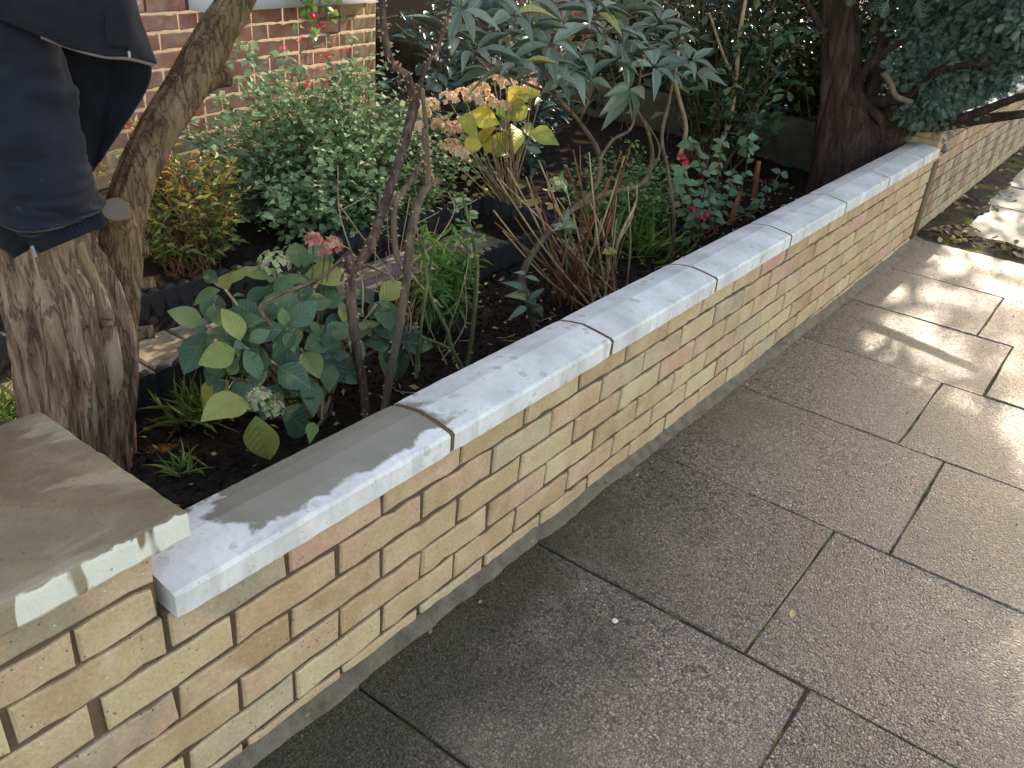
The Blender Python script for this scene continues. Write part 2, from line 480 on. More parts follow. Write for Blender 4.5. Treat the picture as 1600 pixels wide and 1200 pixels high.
M['vib_leaf'] = leaf_mat('viburnum_leaf', [(0.0, lin(84, 96, 80)), (0.4, lin(110, 124, 104)), (0.7, lin(136, 148, 126)), (0.94, lin(98, 114, 92)), (1.0, lin(164, 160, 84))], True, 0.36, 0.5, 0.15, lin(64, 84, 74), None, 0.15)
M['yel_leaf'] = leaf_mat('yellowing_leaf', [(0.0, lin(110, 140, 76)), (0.4, lin(160, 164, 72)), (0.7, lin(206, 188, 76)), (1.0, lin(222, 196, 84))], True, 0.5, 0.4, 0.3, lin(210, 206, 140), lin(106, 140, 74))
M['salvia'] = leaf_mat('salvia_leaf', [(0.0, lin(96, 120, 82)), (0.4, lin(124, 150, 106)), (0.75, lin(142, 166, 122)), (1.0, lin(166, 184, 140))], rough=0.7, spec=0.2)
M['azalea'] = leaf_mat('azalea_leaf', [(0.0, lin(96, 112, 62)), (0.3, lin(144, 148, 76)), (0.55, lin(176, 158, 72)), (0.8, lin(206, 152, 66)), (0.93, lin(190, 106, 60)), (1.0, lin(214, 150, 110))], rough=0.55)
M['fuchsia'] = leaf_mat('fuchsia_leaf', [(0.0, lin(70, 98, 74)), (0.5, lin(96, 126, 94)), (1.0, lin(122, 148, 112))], True, rough=0.55)
M['weed'] = leaf_mat('weed_leaf', [(0.0, lin(70, 104, 56)), (0.5, lin(96, 134, 70)), (1.0, lin(138, 164, 88))])
M['erys'] = leaf_mat('wallflower_leaf', [(0.0, lin(78, 118, 52)), (0.5, lin(106, 150, 66)), (1.0, lin(150, 174, 84))])
M['dark_leaf'] = leaf_mat('evergreen_leaf', [(0.0, lin(40, 54, 40)), (0.5, lin(56, 76, 54)), (0.85, lin(78, 102, 70)), (1.0, lin(118, 134, 78))], rough=0.35, spec=0.5, trans=0.1)
M['laurel'] = leaf_mat('laurel_leaf', [(0.0, lin(48, 70, 60)), (0.5, lin(70, 96, 84)), (0.85, lin(98, 122, 108)), (1.0, lin(150, 150, 120))], rough=0.4, spec=0.5, trans=0.1)
M['conifer'] = leaf_mat('conifer_frond', [(0.0, lin(62, 72, 62)), (0.4, lin(90, 106, 94)), (0.8, lin(114, 132, 118)), (0.95, lin(128, 148, 132)), (1.0, lin(126, 92, 66))], rough=0.75, spec=0.15, trans=0.1)
M['grass'] = leaf_mat('grass_blade', [(0.0, lin(84, 116, 52)), (0.6, lin(120, 154, 70)), (1.0, lin(172, 168, 104))])
M['dead_leaf'] = leaf_mat('fallen_leaf', [(0.0, lin(126, 92, 62)), (0.4, lin(168, 132, 96)), (0.7, lin(186, 160, 120)), (1.0, lin(206, 186, 90))], rough=0.7, trans=0.05)
M['fl_green'] = leaf_mat('pale_floret', [(0.0, lin(176, 192, 128)), (0.6, lin(206, 212, 160)), (0.9, lin(214, 196, 170)), (1.0, lin(204, 150, 146))], rough=0.6, trans=0.3)
M['fl_pink'] = leaf_mat('pink_floret', [(0.0, lin(196, 104, 104)), (0.5, lin(222, 150, 134)), (1.0, lin(232, 190, 160))], rough=0.6, trans=0.3)
M['fl_cream'] = leaf_mat('cream_floret', [(0.0, lin(222, 206, 158)), (0.5, lin(236, 204, 176)), (0.8, lin(238, 190, 176)), (1.0, lin(196, 184, 110))], rough=0.6, trans=0.3)
M['fl_red'] = leaf_mat('red_petal', [(0.0, lin(206, 36, 62)), (0.7, lin(232, 72, 96)), (1.0, lin(240, 120, 150))], rough=0.5, trans=0.3)

def cloth_mat(name, c, c2):
    m = Mat(name, 0.75, 0.25)
    m.b.inputs['Sheen Weight'].default_value = 0.12
    raw = m.n('TexCoord').outputs['Object']
    n = m.noise(9, 4, vec=raw); f = m.noise(420, 2, vec=raw)
    cc = m.mix(m.step(n, 0.45, 0.75), c, c2)
    sm = m.math('MULTIPLY', m.step(m.noise(26, 4, 0.7, vec=raw), 0.66, 0.74), 0.25)
    m.color(m.mix(sm, cc, lin(110, 112, 116)))
    m.bump(f, 0.3, 0.001); return m.m
M['navy'] = cloth_mat('navy_cloth', lin(14, 16, 26), lin(21, 24, 36))
M['navy_body'] = cloth_mat('worn_navy_cloth', lin(14, 15, 20), lin(26, 28, 33))
M['lining'] = cloth_mat('black_lining', lin(12, 13, 20), lin(17, 18, 27))
M['piping'] = simple('pale_piping', lin(138, 126, 124), 0.7, 0.2, 0.15)
M['metal'] = simple('zip_metal', lin(120, 120, 124), 0.4, 0.6, 0.1, bump=0)
M['metal'].node_tree.nodes['Principled BSDF'].inputs['Metallic'].default_value = 0.9
M['glass'] = simple('dark_window', lin(40, 46, 52), 0.1, 0.6, 0.1, bump=0)
M['asphalt'] = simple('asphalt', lin(62, 62, 62), 0.85, 0.3, 0.3, 40, 0.6)
M['kerb'] = simple('granite_kerb', lin(140, 136, 130), 0.75, 0.3, 0.25, 60, 0.3)
M['drain'] = simple('dark_pipe', lin(30, 26, 24), 0.5, 0.4, 0.2)
M['pebble'] = simple('white_pebble', lin(214, 212, 204), 0.6, 0.3, 0.1)

# ------------------------------------------------------------------ bricks
BR_CACHE = {}
def brick_mesh(L, H, D, seed, mat, jit=0.0018, cham=0.004):
    key = (round(L, 4), round(H, 4), round(D, 4), seed, mat.name)
    if key in BR_CACHE: return BR_CACHE[key]
    r = np.random.default_rng(seed * 7 + int(L * 1000))
    n = 7 if L > 0.15 else 5
    ys = np.linspace(-L / 2, L / 2, n)
    ring = [(y, -H / 2 + r.normal(0, jit)) for y in ys] + [(y, H / 2 + r.normal(0, jit)) for y in ys[::-1]]
    ring = np.array(ring)
    ring[[0, n - 1, n, 2 * n - 1], 0] += r.normal(0, jit, 4)
    k = 2 * n
    ins = ring * np.array([1 - 2 * cham / L, 1 - 2 * cham / H]) + r.normal(0, jit * 0.35, (k, 2))
    bow = r.normal(0, 0.0008, k)
    V = np.vstack([np.column_stack([bow, ins]), np.column_stack([np.full(k, -cham * 0.8), ring]), np.column_stack([np.full(k, -D), ring])])
    F = []
    for i in range(n - 1): F.append((i, i + 1, k - 2 - i, k - 1 - i))
    for b in (0, k):
        for i in range(k):
            j = (i + 1) % k
            F.append((b + j, b + i, b + k + i, b + k + j))
    me = mesh('brick', V, F, mat)
    BR_CACHE[key] = me
    return me

def put_brick(parent, y0, y1, z0, z1, mat, x=0.0, D=0.1, tilt=0.4):
    """brick face on the parent's local plane x, running from y0 to y1 and z0 to z1"""
    L, H = y1 - y0, z1 - z0
    me = brick_mesh(round(L, 3), round(H, 3), D, random.randrange(7), mat)
    m4 = Matrix.Translation((x + random.uniform(-0.0012, 0.0012), (y0 + y1) / 2, (z0 + z1) / 2)) @ Matrix.Rotation(math.radians(random.uniform(-tilt, tilt)), 4, 'X')
    return link('brick', me, parent, m4)

# ------------------------------------------------------------------ setting: ground, road, pavement
part('ground', *box(-400, 400, -400, 400, -0.6, -0.45), M['soil']).__setitem__('kind', 'structure')
V = []; F = []
ys = np.concatenate([np.linspace(-3, 3.6, 12), [6, 10, 20, 60, 200]])
for i, y in enumerate(ys):
    g = gz(y) - 0.0055
    V += [(-0.10, y, g), (2.55, y, g)]
    if i: F.append((2 * i - 2, 2 * i - 1, 2 * i + 1, 2 * i))
V += [(a[0], a[1], -0.44) for a in V]
n_ = len(ys) * 2
for i in range(len(ys) - 1):
    F.append((2 * i + 1, 2 * i + 1 + n_, 2 * i + 3 + n_, 2 * i + 3))
pavement = part('pavement', V, F, M['joint']); tag(pavement, kind='structure')
road = part('road', *box(2.72, 9, -60, 200, -0.44, -0.17), M['asphalt']); tag(road, kind='structure')
kerb = part('kerb', *box(2.56, 2.71, -60, 200, -0.44, -0.055), M['kerb']); tag(kerb, kind='structure')

def slab(x0, x1, y0, y1, mat, th=0.04, gap=0.0021, seed=0):
    r = np.random.default_rng(seed)
    n = 6
    def edge(a, b): return [(a[0] + (b[0] - a[0]) * t + r.normal(0, 0.0013), a[1] + (b[1] - a[1]) * t + r.normal(0, 0.0013)) for t in np.linspace(0, 1, n)[:-1]]
    c = [(x0 + gap, y0 + gap), (x1 - gap, y0 + gap), (x1 - gap, y1 - gap), (x0 + gap, y1 - gap)]
    ring = np.array(sum([edge(c[i], c[(i + 1) % 4]) for i in range(4)], []))
    k = len(ring); ctr = ring.mean(0)
    ins = ctr + (ring - ctr) * (1 - 0.0035 / np.maximum(np.abs(ring - ctr).max(1), 0.05))[:, None]
    tl = r.normal(0, 0.003, 2); dz = r.normal(0, 0.0015)
    zf = lambda p: gz(p[1]) + dz + tl[0] * (p[0] - ctr[0]) + tl[1] * (p[1] - ctr[1])
    V = [(p[0], p[1], zf(p)) for p in ins] + [(p[0], p[1], zf(p) - 0.004) for p in ring] + [(p[0], p[1], zf(p) - th) for p in ring] + [(ctr[0], ctr[1], zf(ctr))]
    F = []
    for i in range(k):
        j = (i + 1) % k
        F += [(i, j, 3 * k), (k + i, k + j, j, i), (2 * k + i, 2 * k + j, k + j, k + i)]
    return part('paving_slab', V, F, mat, pavement, origin=(ctr[0], ctr[1], gz(ctr[1])))

rows = [-2.1, -1.49, -0.87, -0.255, 0.352, 0.972, 1.575, 2.205, 2.83, 3.465, 4.09, 4.755]
sd = 0
for i in range(len(rows) - 1):
    xs = [0.012, 0.725 if i % 2 == 0 else 0.58]
    while xs[-1] < 2.4: xs.append(min(xs[-1] + 0.9, 2.545))
    if i % 2 == 0 and False: pass
    for j in range(len(xs) - 1):
        if xs[j + 1] - xs[j] < 0.1: continue
        sd += 1
        slab(xs[j], xs[j + 1], rows[i], rows[i + 1], M['slab2'] if (sd * 7) % 3 == 0 else M['slab'], seed=sd)
# older flagstones past the end of the wall, with a mossy margin beside the neighbour's wall
yy = 5.02
for i in range(9):
    h = [0.95, 0.7, 0.85, 0.75, 0.9][i % 5]
    xs = [0.13 if i else 0.16, 0.95 + 0.2 * (i % 2), 1.75, 2.545]
    for j in range(3):
        sd += 1
        slab(xs[j], xs[j + 1], yy, yy + h, M['york'], gap=0.012, seed=sd)
    yy += h

# ------------------------------------------------------------------ garden ground
XP0, XP1 = -1.0, -1.42          # path edges (street side, house side)
def soil_z(x, y):
    n = mnoise.noise(Vector((x * 3, y * 3, 0))) * 0.02 + mnoise.noise(Vector((x * 11, y * 11, 3))) * 0.014 + mnoise.noise(Vector((x * 34, y * 34, 7))) * 0.009
    if -1.40 < x < -1.03 and y < 2.42: return 0.08
    base = 0.145 if x > -1.05 else 0.225
    if y > 2.45: base = 0.15 + 0.05 * min(1, max(0, (-0.7 - x) / 0.9))
    return base + n
sx = np.arange(-4.8, -0.094, 0.022); sy = np.arange(-1.4, 4.95, 0.022)
GX, GY = np.meshgrid(sx, sy, indexing='ij')
Zs = np.array([soil_z(x, y) for x, y in zip(GX.ravel(), GY.ravel())])
V = np.column_stack([GX.ravel(), GY.ravel(), Zs])
a = (np.arange(len(sx) - 1)[:, None] * len(sy) + np.arange(len(sy) - 1)[None, :]).ravel()
F = np.stack([a, a + len(sy), a + len(sy) + 1, a + 1], -1)
soil = part('soil', V, F, M['soil'], smooth=True); tag(soil, kind='structure')
# loose crumbs and clods, one uncountable mass
def crumbs(N, f, smin, smax, mat, name, parent=None, kind='stuff', flat=1.0):
    base = np.array([[1, 0, 0], [-1, 0, 0], [0, 1, 0], [0, -1, 0], [0, 0, 1], [0, 0, -1]], float)
    Fb = np.array([[0, 2, 4], [2, 1, 4], [1, 3, 4], [3, 0, 4], [2, 0, 5], [1, 2, 5], [3, 1, 5], [0, 3, 5]])
    P = f(N); N = len(P)
    s = RNG.uniform(smin, smax, N) ** 1.0
    Vv = base[None] * RNG.uniform(0.6, 1.3, (N, 6, 1)); Vv[:, :, 2] *= flat
    an = RNG.uniform(0, 6.28, N); ca, sa = np.cos(an), np.sin(an)
    X = Vv[:, :, 0] * ca[:, None] - Vv[:, :, 1] * sa[:, None]; Y = Vv[:, :, 0] * sa[:, None] + Vv[:, :, 1] * ca[:, None]
    Vv = np.stack([X, Y, Vv[:, :, 2]], -1) * s[:, None, None] + P[:, None, :]
    Ff = (Fb[None] + np.arange(N)[:, None, None] * 6).reshape(-1, 3)
    return Vv.reshape(-1, 3), Ff
def soil_pts(N):
    x = -0.12 - 1.1 * RNG.random(N) ** 1.2; y = RNG.uniform(-0.2, 4.6, N)
    ok = ~((x < -0.97) & (y < 2.5)); x, y = x[ok], y[ok]
    return np.column_stack([x, y, [soil_z(a_, b_) + 0.002 for a_, b_ in zip(x, y)]])
V, F = crumbs(14000, soil_pts, 0.002, 0.011, M['soil'], 'crumbs')
o = part('soil_crumbs', V, F, M['soil']); tag(o, 'loose dark crumbs of soil over the flower bed', 'soil', kind='stuff')

# ------------------------------------------------------------------ the new garden wall
wall = thing('garden_wall', 'new low yellow brick garden wall topped with white coping stones', 'wall', (0, 0, 0))
WY1 = 4.60
CH = 0.075
ZT = 0.435
part('mortar', *box(-0.098, -0.0065, -0.02, WY1, -0.14, 0.43), M['mortar'], wall)
for c in range(7):
    z1 = ZT - CH * c; z0 = z1 - 0.065
    off = 0.0 if c % 2 == 0 else 0.1125
    y = off if off else 0.0
    if c % 2 == 1:
        put_brick(wall, 0.0 - 0.1125 + 0.005, 0.1125 - 0.005, z0, z1, M['stock'])
    while y < WY1 - 0.02:
        y1 = min(y + 0.225, WY1)
        j = random.uniform(-0.003, 0.003)
        if y1 - y > 0.03: put_brick(wall, y + 0.005, y1 - 0.005 + j, z0 + random.uniform(-.001, .001), z1, M['stock'])
        y += 0.225
# coping stones: twice weathered, broken profile
prof = [(0.014, 0.434), (0.014, 0.473), (0.008, 0.479), (-0.035, 0.4865), (-0.078, 0.4915), (-0.116, 0.4865), (-0.148, 0.4785), (-0.154, 0.473), (-0.154, 0.434)]
def coping(y0, y1, mat, i):
    r = np.random.default_rng(40 + i)
    n = max(4, int((y1 - y0) / 0.025)); k = len(prof)
    Y = np.linspace(y0, y1, n)
    V = []
    for a_, y in enumerate(Y):
        e = 0.0025 if a_ in (0, n - 1) else 0
        for b_, (x, z) in enumerate(prof):
            ex = 0.0005 if b_ in (0, 1, 2) else 0.0003
            cx, cz = -0.07, 0.46
            V.append((x + (cx - x) * e * 8 + r.normal(0, ex), y, z + (cz - z) * e * 14 + r.normal(0, ex * 0.8)))
    F = []
    for a_ in range(n - 1):
        for b_ in range(k):
            c_ = (b_ + 1) % k
            F.append((a_ * k + b_, a_ * k + c_, (a_ + 1) * k + c_, (a_ + 1) * k + b_))
    F.append(tuple(range(k))[::-1]); F.append(tuple((n - 1) * k + b_ for b_ in range(k)))
    F = [f[::-1] for f in F]
    o = part('coping_stone', V, F, mat, wall, origin=(0, y0, 0.48))
    return o
y = 0.004; i = 0
joints = [0.004, 0.628, 1.236, 1.842, 2.45, 3.055, 3.66, 4.27, 4.60]
for i in range(8):
    o = coping(joints[i] + 0.0068, joints[i + 1] - 0.0068, M['coping_wet'] if i == 0 else M['coping_spot'] if i == 1 else M['coping'], i)
    if i == 0: o['label'] = 'coping stone with a damp grey patch over its top'
    # mortar in the joint
    if i:
        k = len(prof)
        V = [(x + (-0.07 - x) * 0.03, joints[i] + s, z + (0.46 - z) * 0.09) for s in (-0.009, 0.009) for x, z in prof]
        F = [tuple(range(k)), tuple(range(2 * k - 1, k - 1, -1))] + [(b_, k + b_, k + (b_ + 1) % k, (b_ + 1) % k) for b_ in range(k)]
        part('coping_joint', V, F, M['mortar'], wall)
# bedding mortar under the coping
part('bedding_mortar', *box(-0.1, -0.005, 0.0, WY1, 0.428, 0.4355), M['mortar'], wall)
# cement fillet along the foot
V = []; ysf = np.arange(-0.6, 4.74, 0.02); r = np.random.default_rng(3)
for y in ysf:
    g = gz(y)
    wv = 0.027 + 0.010 * mnoise.noise(Vector((0, y * 5, 0))) + 0.006 * mnoise.noise(Vector((0, y * 22, 4)))
    hv = 0.022 + 0.010 * mnoise.noise(Vector((3, y * 4, 0))) + 0.005 * mnoise.noise(Vector((9, y * 25, 0)))
    if y > 3.5: wv += 0.03 * min(1, (y - 3.5)); 
    V += [(-0.003, y, g + hv), (0.008, y, g + hv * 0.8), (wv * 0.6, y, g + 0.008 + r.normal(0, 0.001)), (wv, y, g + 0.0035), (wv + 0.004, y, g - 0.006)]
F = [(5 * i + j, 5 * i + j + 1, 5 * i + 6 + j, 5 * i + 5 + j) for i in range(len(ysf) - 1) for j in range(4)]
part('mortar_fillet', V, F, M['fillet'], wall, smooth=True)

# ------------------------------------------------------------------ the pier at the near end
pier = thing('brick_pier', 'yellow brick pier with a damp brown stone cap beside the tree', 'pier', (-0.16, -0.18, 0))
def pput(y0, y1, z0, z1): return put_brick(pier, y0 + 0.18, y1 + 0.18, z0, z1, M['stock'], x=0.16)
part('mortar', *box(-0.325, -0.0065, -0.33, -0.008, -0.14, 0.5735), M['mortar'], pier)
lay = {-2: [(-0.34, -0.235), (-0.225, -0.01)], -1: [(-0.34, -0.135), (-0.125, -0.012)],
       0: [(-0.34, -0.235), (-0.225, -0.006)], 1: [(-0.34, -0.13), ],
       2: [(-0.34, -0.235), (-0.225, -0.005)], 3: [(-0.34, -0.13)], 4: [(-0.34, -0.235), (-0.225, -0.005)], 5: [(-0.34, -0.13)], 6: [(-0.34, -0.235), (-0.225, -0.005)]}
for c, L in lay.items():
    z1 = ZT - CH * c; z0 = z1 - 0.065
    if c < 0: z0 = 0.435 + 0.008 + (0.067 * (-c - 1)); z1 = z0 + 0.059
    for a_, b_ in L:
        pput(a_, b_, z0, z1)
# return face of the pier towards the wall, above the coping
for c in (-1, -2):
    z0 = 0.435 + 0.008 + (0.067 * (-c - 1)); z1 = z0 + 0.059
    for (x0, x1) in ([(-0.33, -0.225), (-0.215, -0.105)] if c == -1 else [(-0.33, -0.115)]):
        me = brick_mesh(round(x1 - x0, 3), 0.059, 0.06, 2, M['stock'])
        link('brick', me, pier, Matrix.Translation(((x0 + x1) / 2 + 0.16, -0.008 + 0.18, (z0 + z1) / 2)) @ Matrix.Rotation(math.pi / 2, 4, 'Z'))
# cap slab, slightly uneven arrises
def cap_mesh():
    x0, x1, y0, y1, z0, z1 = -0.36, 0.027, -0.39, 0.037, 0.5745, 0.6235
    r = np.random.default_rng(8); n = 22
    c = [(x0, y0), (x1, y0), (x1, y1), (x0, y1)]
    ring = []
    for i in range(4):
        a_, b_ = np.array(c[i]), np.array(c[(i + 1) % 4])
        for t in np.linspace(0, 1, n)[:-1]: ring.append(a_ + (b_ - a_) * t + r.normal(0, 0.0008, 2))
    ring = np.array(ring); ctr = ring.mean(0); k = len(ring)
    lv = [(z1, 0.005), (z1 - 0.002, 0.0012), (z1 - 0.010, 0.0), (z0 + 0.006, 0.0), (z0, 0.004)]
    V = []
    for z, ins in lv:
        for p in ring:
            d = ctr - p; d = d / np.abs(d).max()
            V.append((p[0] + d[0] * ins, p[1] + d[1] * ins, z + r.normal(0, 0.0003)))
    F = []
    for l in range(len(lv) - 1):
        for i in range(k):
            j = (i + 1) % k
            F.append((l * k + j, l * k + i, (l + 1) * k + i, (l + 1) * k + j))
    ap = len(V); V.append((ctr[0], ctr[1], z1 + 0.026))
    for i in range(k): F.append((i, (i + 1) % k, ap))
    F.append(tuple(range((len(lv) - 1) * k, len(lv) * k))[::-1])
    return V, F
V, F = cap_mesh()
part('pier_cap', V, F, M['cap'], pier, origin=(0, 0, 0.6235))

# ------------------------------------------------------------------ neighbour's wall and pier beyond
nw = thing('neighbour_wall', 'old brick wall with dark upright stripes beyond the white coping', 'wall', (0, 4.74, 0))
NF = -0.02
part('mortar', *box(-0.22, NF - 0.005, 4.745, 13.0, -0.2, 0.55), M['mortar'], nw)
r_ = random.Random(4)
for c in range(9):
    z1 = 0.545 - CH * c; z0 = z1 - 0.066
    y = 0.01
    nmax = 5.2
    stripe = 3 <= c <= 6
    k = 0
    while y < nmax:
        L = 0.225 if c < 3 or c > 6 else 0.1125
        if c >= 7 and k == 0 and c % 2: L = 0.1125
        mt = M['old_stock']
        if stripe: mt = M['purple'] if k % 4 in (1, 2) else M['greyb']
        elif c > 6: mt = M['greyb']
        if stripe and y > 2.8: pass
        put_brick(nw, y + 0.004, y + L - 0.004, z0, z1, mt, x=NF)
        y += L; k += 1
for i in range(9):
    a_ = 4.80 + 0.62 * i
    part('coping_stone', *box(-0.235, NF + 0.02, a_ + 0.005, a_ + 0.615, 0.553, 0.60), M['coping'], nw, origin=(-0.1, a_ + 0.3, 0.6))
# bare mortar strip where the two walls meet
part('mortar_strip', *box(-0.1, 0.001, 4.605, 4.742, -0.1, 0.40), M['mortar'], nw)
V, F = crumbs(1, lambda n: np.array([[0.0, 4.76, 0.455]]), 0.03, 0.034, None, '')
part('mortar_lump', V, F, M['york'], nw)
np_ = thing('boundary_pier', 'short yellow brick stub standing behind the last coping stone', 'pier', (-0.2, 4.68, 0))
part('mortar', *box(-0.30, -0.008, 4.618, 4.735, -0.1, 0.585), M['mortar_old'], np_)
for c in range(3):
    z1 = 0.585 - CH * c; z0 = z1 - 0.066
    put_brick(np_, 4.614 - 4.68, 4.738 - 4.68, z0, z1, M['yellow_old'], x=0.2 - 0.004)
    for x0, x1 in ((-0.3, -0.165), (-0.155, -0.012)):
        me = brick_mesh(round(x1 - x0, 3), 0.066, 0.06, 3, M['yellow_old'])
        link('brick', me, np_, Matrix.Translation(((x0 + x1) / 2 + 0.2, 4.614 - 4.68, (z0 + z1) / 2)) @ Matrix.Rotation(-math.pi / 2, 4, 'Z'))
# rendered boundary wall running back from the street
bw = part('boundary_wall', *box(-4.6, -0.31, 4.84, 5.0, -0.2, 0.43), M['render'], origin=(-2, 4.92, 0))
tag(bw, 'low grey rendered wall behind the conifer trunk', 'wall')
# ground behind the boundary wall
o = part('back_garden', *box(-12, -0.24, 5.01, 30, -0.44, 0.1), M['soil']); tag(o, kind='structure')

# ------------------------------------------------------------------ house with bay
HA = math.radians(9.5)
house = thing('brick_house', 'red brick house bay with a white window sill behind the shrubs', 'house', (-2.62, 1.75, 0), HA)
HL = 1.60
link('wall_core', mesh('wall_core', *box(-2.2, -0.006, -3.2, HL - 0.004, -0.2, 0.904), M['mortar_old']), house)
for c in range(14):
    z0 = 0.205 + CH * c - 0.05; z1 = z0 + 0.062
    y = (HL - 0.002) if c < 10 else 0.19; k = 0
    hd = c % 2
    while y > -1.6:
        L = (0.1125 if (k + hd) % 2 else 0.225)
        low = z0 < 0.52 - 0.02 * k
        edge = y > HL - 0.15
        mt = M['yellow_old'] if ((edge and c < 10) or (low and y < 0.6)) else M['red']
        put_brick(house, y - L + 0.006, y - 0.006, z0, z1, mt, tilt=0.3)
        y -= L; k += 1
    # return side of the bay
    x = -0.004
    for k2 in range(4 if c < 10 else 0):
        L = 0.225 if (k2 + hd) % 2 else 0.1125
        me = brick_mesh(round(L - 0.01, 3), 0.064, 0.06, 1, M['yellow_old'])
        link('brick', me, house, Matrix.Translation((x - L / 2, HL, (z0 + z1) / 2)) @ Matrix.Rotation(math.pi / 2, 4, 'Z'))
        x -= L
link('window_sill', mesh('window_sill', *box(-0.3, 0.10, 0.205, HL - 0.05, 0.905, 1.06), M['white_paint']), house)
wf = link('window', mesh('window', *box(-0.3, -0.02, 0.21, HL - 0.02, 1.061, 3.2), M['white_paint']), house)
link('side_wall', mesh('side_wall', *box(-2.2, -0.006, -3.2, 0.204, 0.9045, 3.199), M['mortar_old']), house)
for k2 in range(2):
    link('pane', mesh('pane', *box(-0.02, -0.012, 0.28 + k2 * 0.66, 0.86 + k2 * 0.66, 1.16, 3.0), M['glass']), wf)
link('upper_wall', mesh('upper_wall', *box(-2.2, -0.006, -3.2, HL - 0.004, 3.2, 7.0), M['red']), house)
# the house front set back next to the bay, scarlet bricks
h2 = thing('red_house', 'scarlet brick house front set back behind the viburnum', 'house', (-4.4, 6.0, 0))
part('wall_core', *box(-6.5, -4.406, 3.0, 14.0, -0.2, 7.0), M['mortar_old'], h2)
for c in range(15):
    z0 = -0.1 + CH * c
    y = 0.2 + (0.1125 if c % 2 else 0)
    while y < 3.6:
        L = 0.225 if (int(y * 9) + c) % 3 else 0.1125
        put_brick(h2, y + 0.005, y + L - 0.005, z0, z0 + 0.065, M['red_far'])
        y += L
P = [(-4.32, 6.45, -0.1), (-4.32, 6.45, 3.0)]
V, F = tube(P, [0.05, 0.05], 8); dp = part('downpipe', V, F, M['drain'], h2)

# ------------------------------------------------------------------ garden path: edging and pavers
path = part('garden_path', *box(XP1 + 0.03, XP0 - 0.03, -1.4, 2.42, 0.05, 0.118), M['joint']); tag(path, kind='structure')
PAV = {}
def paver(x0, x1, y0, y1):
    L, Wd = round(y1 - y0 - 0.006, 3), round(x1 - x0 - 0.006, 3)
    me = brick_mesh(L, Wd, 0.04, random.randrange(4), M['paver'], jit=0.0025, cham=0.006)
    m4 = Matrix.Translation(((x0 + x1) / 2, (y0 + y1) / 2, 0.142 + random.uniform(-.002, .002))) @ Matrix.Rotation(-math.pi / 2, 4, 'Y')
    return link('paver', me, path, m4)
y = -1.35; k = 0
while y < 2.38:
    L = 0.172; yb = min(y + L, 2.41)
    if k % 2: seq = [(-1.39, -1.272), (-1.272, -1.155), (-1.155, -1.032)]
    else: seq = [(-1.39, -1.215), (-1.215, -1.032)]
    for a_, b_ in seq: paver(a_, b_, y, yb)
    y += L; k += 1
def edging(P0, P1, z0, z1, label):
    P0, P1 = np.array(P0, float), np.array(P1, float)
    d = P1 - P0; L = np.linalg.norm(d); d /= L; nrm = np.array([-d[1], d[0]])
    per = 0.052; m_ = int(round(L / per)) * 8
    V = []; F = []
    for i in range(m_ + 1):
        s = i / m_ * L; ph = s / per * 2 * math.pi
        off = 0.008 * abs(math.cos(ph / 2)) ** 0.7
        top = z1 - 0.016 * (1 - abs(math.cos(ph / 2))) ** 1.3 + random.uniform(-.0012, .0012)
        for sgn, zz in ((1, z0), (1, top - 0.004), (0.6, top), (-0.6, top), (-1, top - 0.004), (-1, z0)):
            p = P0 + d * s + nrm * sgn * (0.007 + off)
            V.append((p[0], p[1], zz))
    for i in range(m_):
        for j in range(5): F.append((6 * i + j, 6 * i + j + 1, 6 * i + 7 + j, 6 * i + 6 + j))
    F.append(tuple(range(6))[::-1]); F.append(tuple(6 * m_ + j for j in range(6)))
    o = part('lawn_edging', V, F, M['edging'], origin=(P0[0], P0[1], z0))
    tag(o, label, 'edging', 'black scalloped edging strips along the path'); return o
ZE = 0.256
WL = ['black scalloped edging strip running behind the forked tree trunk', 'black scalloped edging strip between the grass tuft and the pavers', 'black scalloped edging strip behind the wallflower on the wall side of the path', 'black scalloped edging strip behind the bare branch and brown stems']
HL_ = ['black scalloped edging strip across the path from the tree trunk', 'black scalloped edging strip under the yellow azalea', 'black scalloped edging strip in front of the green salvia bush', 'black scalloped edging strip under the light green creeping weeds']
for i in range(4):
    edging((XP0 + 0.012, -0.35 + 0.72 * i), (XP0 + 0.012, 0.36 + 0.72 * i), 0.06, ZE, WL[i])
for i in range(4):
    edging((XP1 - 0.0, -0.35 + 0.72 * i), (XP1 - 0.0, 0.36 + 0.72 * i), 0.06, ZE + 0.012, HL_[i])
edging((XP0 + 0.02, 2.53), (XP1 - 0.02, 2.53), 0.06, ZE + 0.015, 'black scalloped edging strip closing the end of the garden path')

# ------------------------------------------------------------------ foliage tools
def leaf_tpl(n=3, fold=0.18, curl=0.25, peak=0.45, tip=1.4, wave=0.0):
    """unit leaf: base at origin, along +Y (length 1), width 1, face up"""
    V = []
    for i in range(n + 1):
        t = i / n
        wv = (math.sin(math.pi * min(1, t ** (math.log(0.5) / math.log(peak)))) ** (1.0 if t < peak else tip)) if 0 < t < 1 else 0.04
        z = -curl * t * t
        up = fold * wv * 0.5 + wave * math.sin(t * 9) * wv
        V += [(-0.5 * wv, t, z + up), (0, t, z), (0.5 * wv, t, z + up)]
    F = []
    for i in range(n):
        a_ = 3 * i
        F += [(a_, a_ + 1, a_ + 4, a_ + 3), (a_ + 1, a_ + 2, a_ + 5, a_ + 4)]
    return np.array(V), np.array(F)

def unit(v): return v / (np.linalg.norm(v, axis=-1, keepdims=True) + 1e-9)

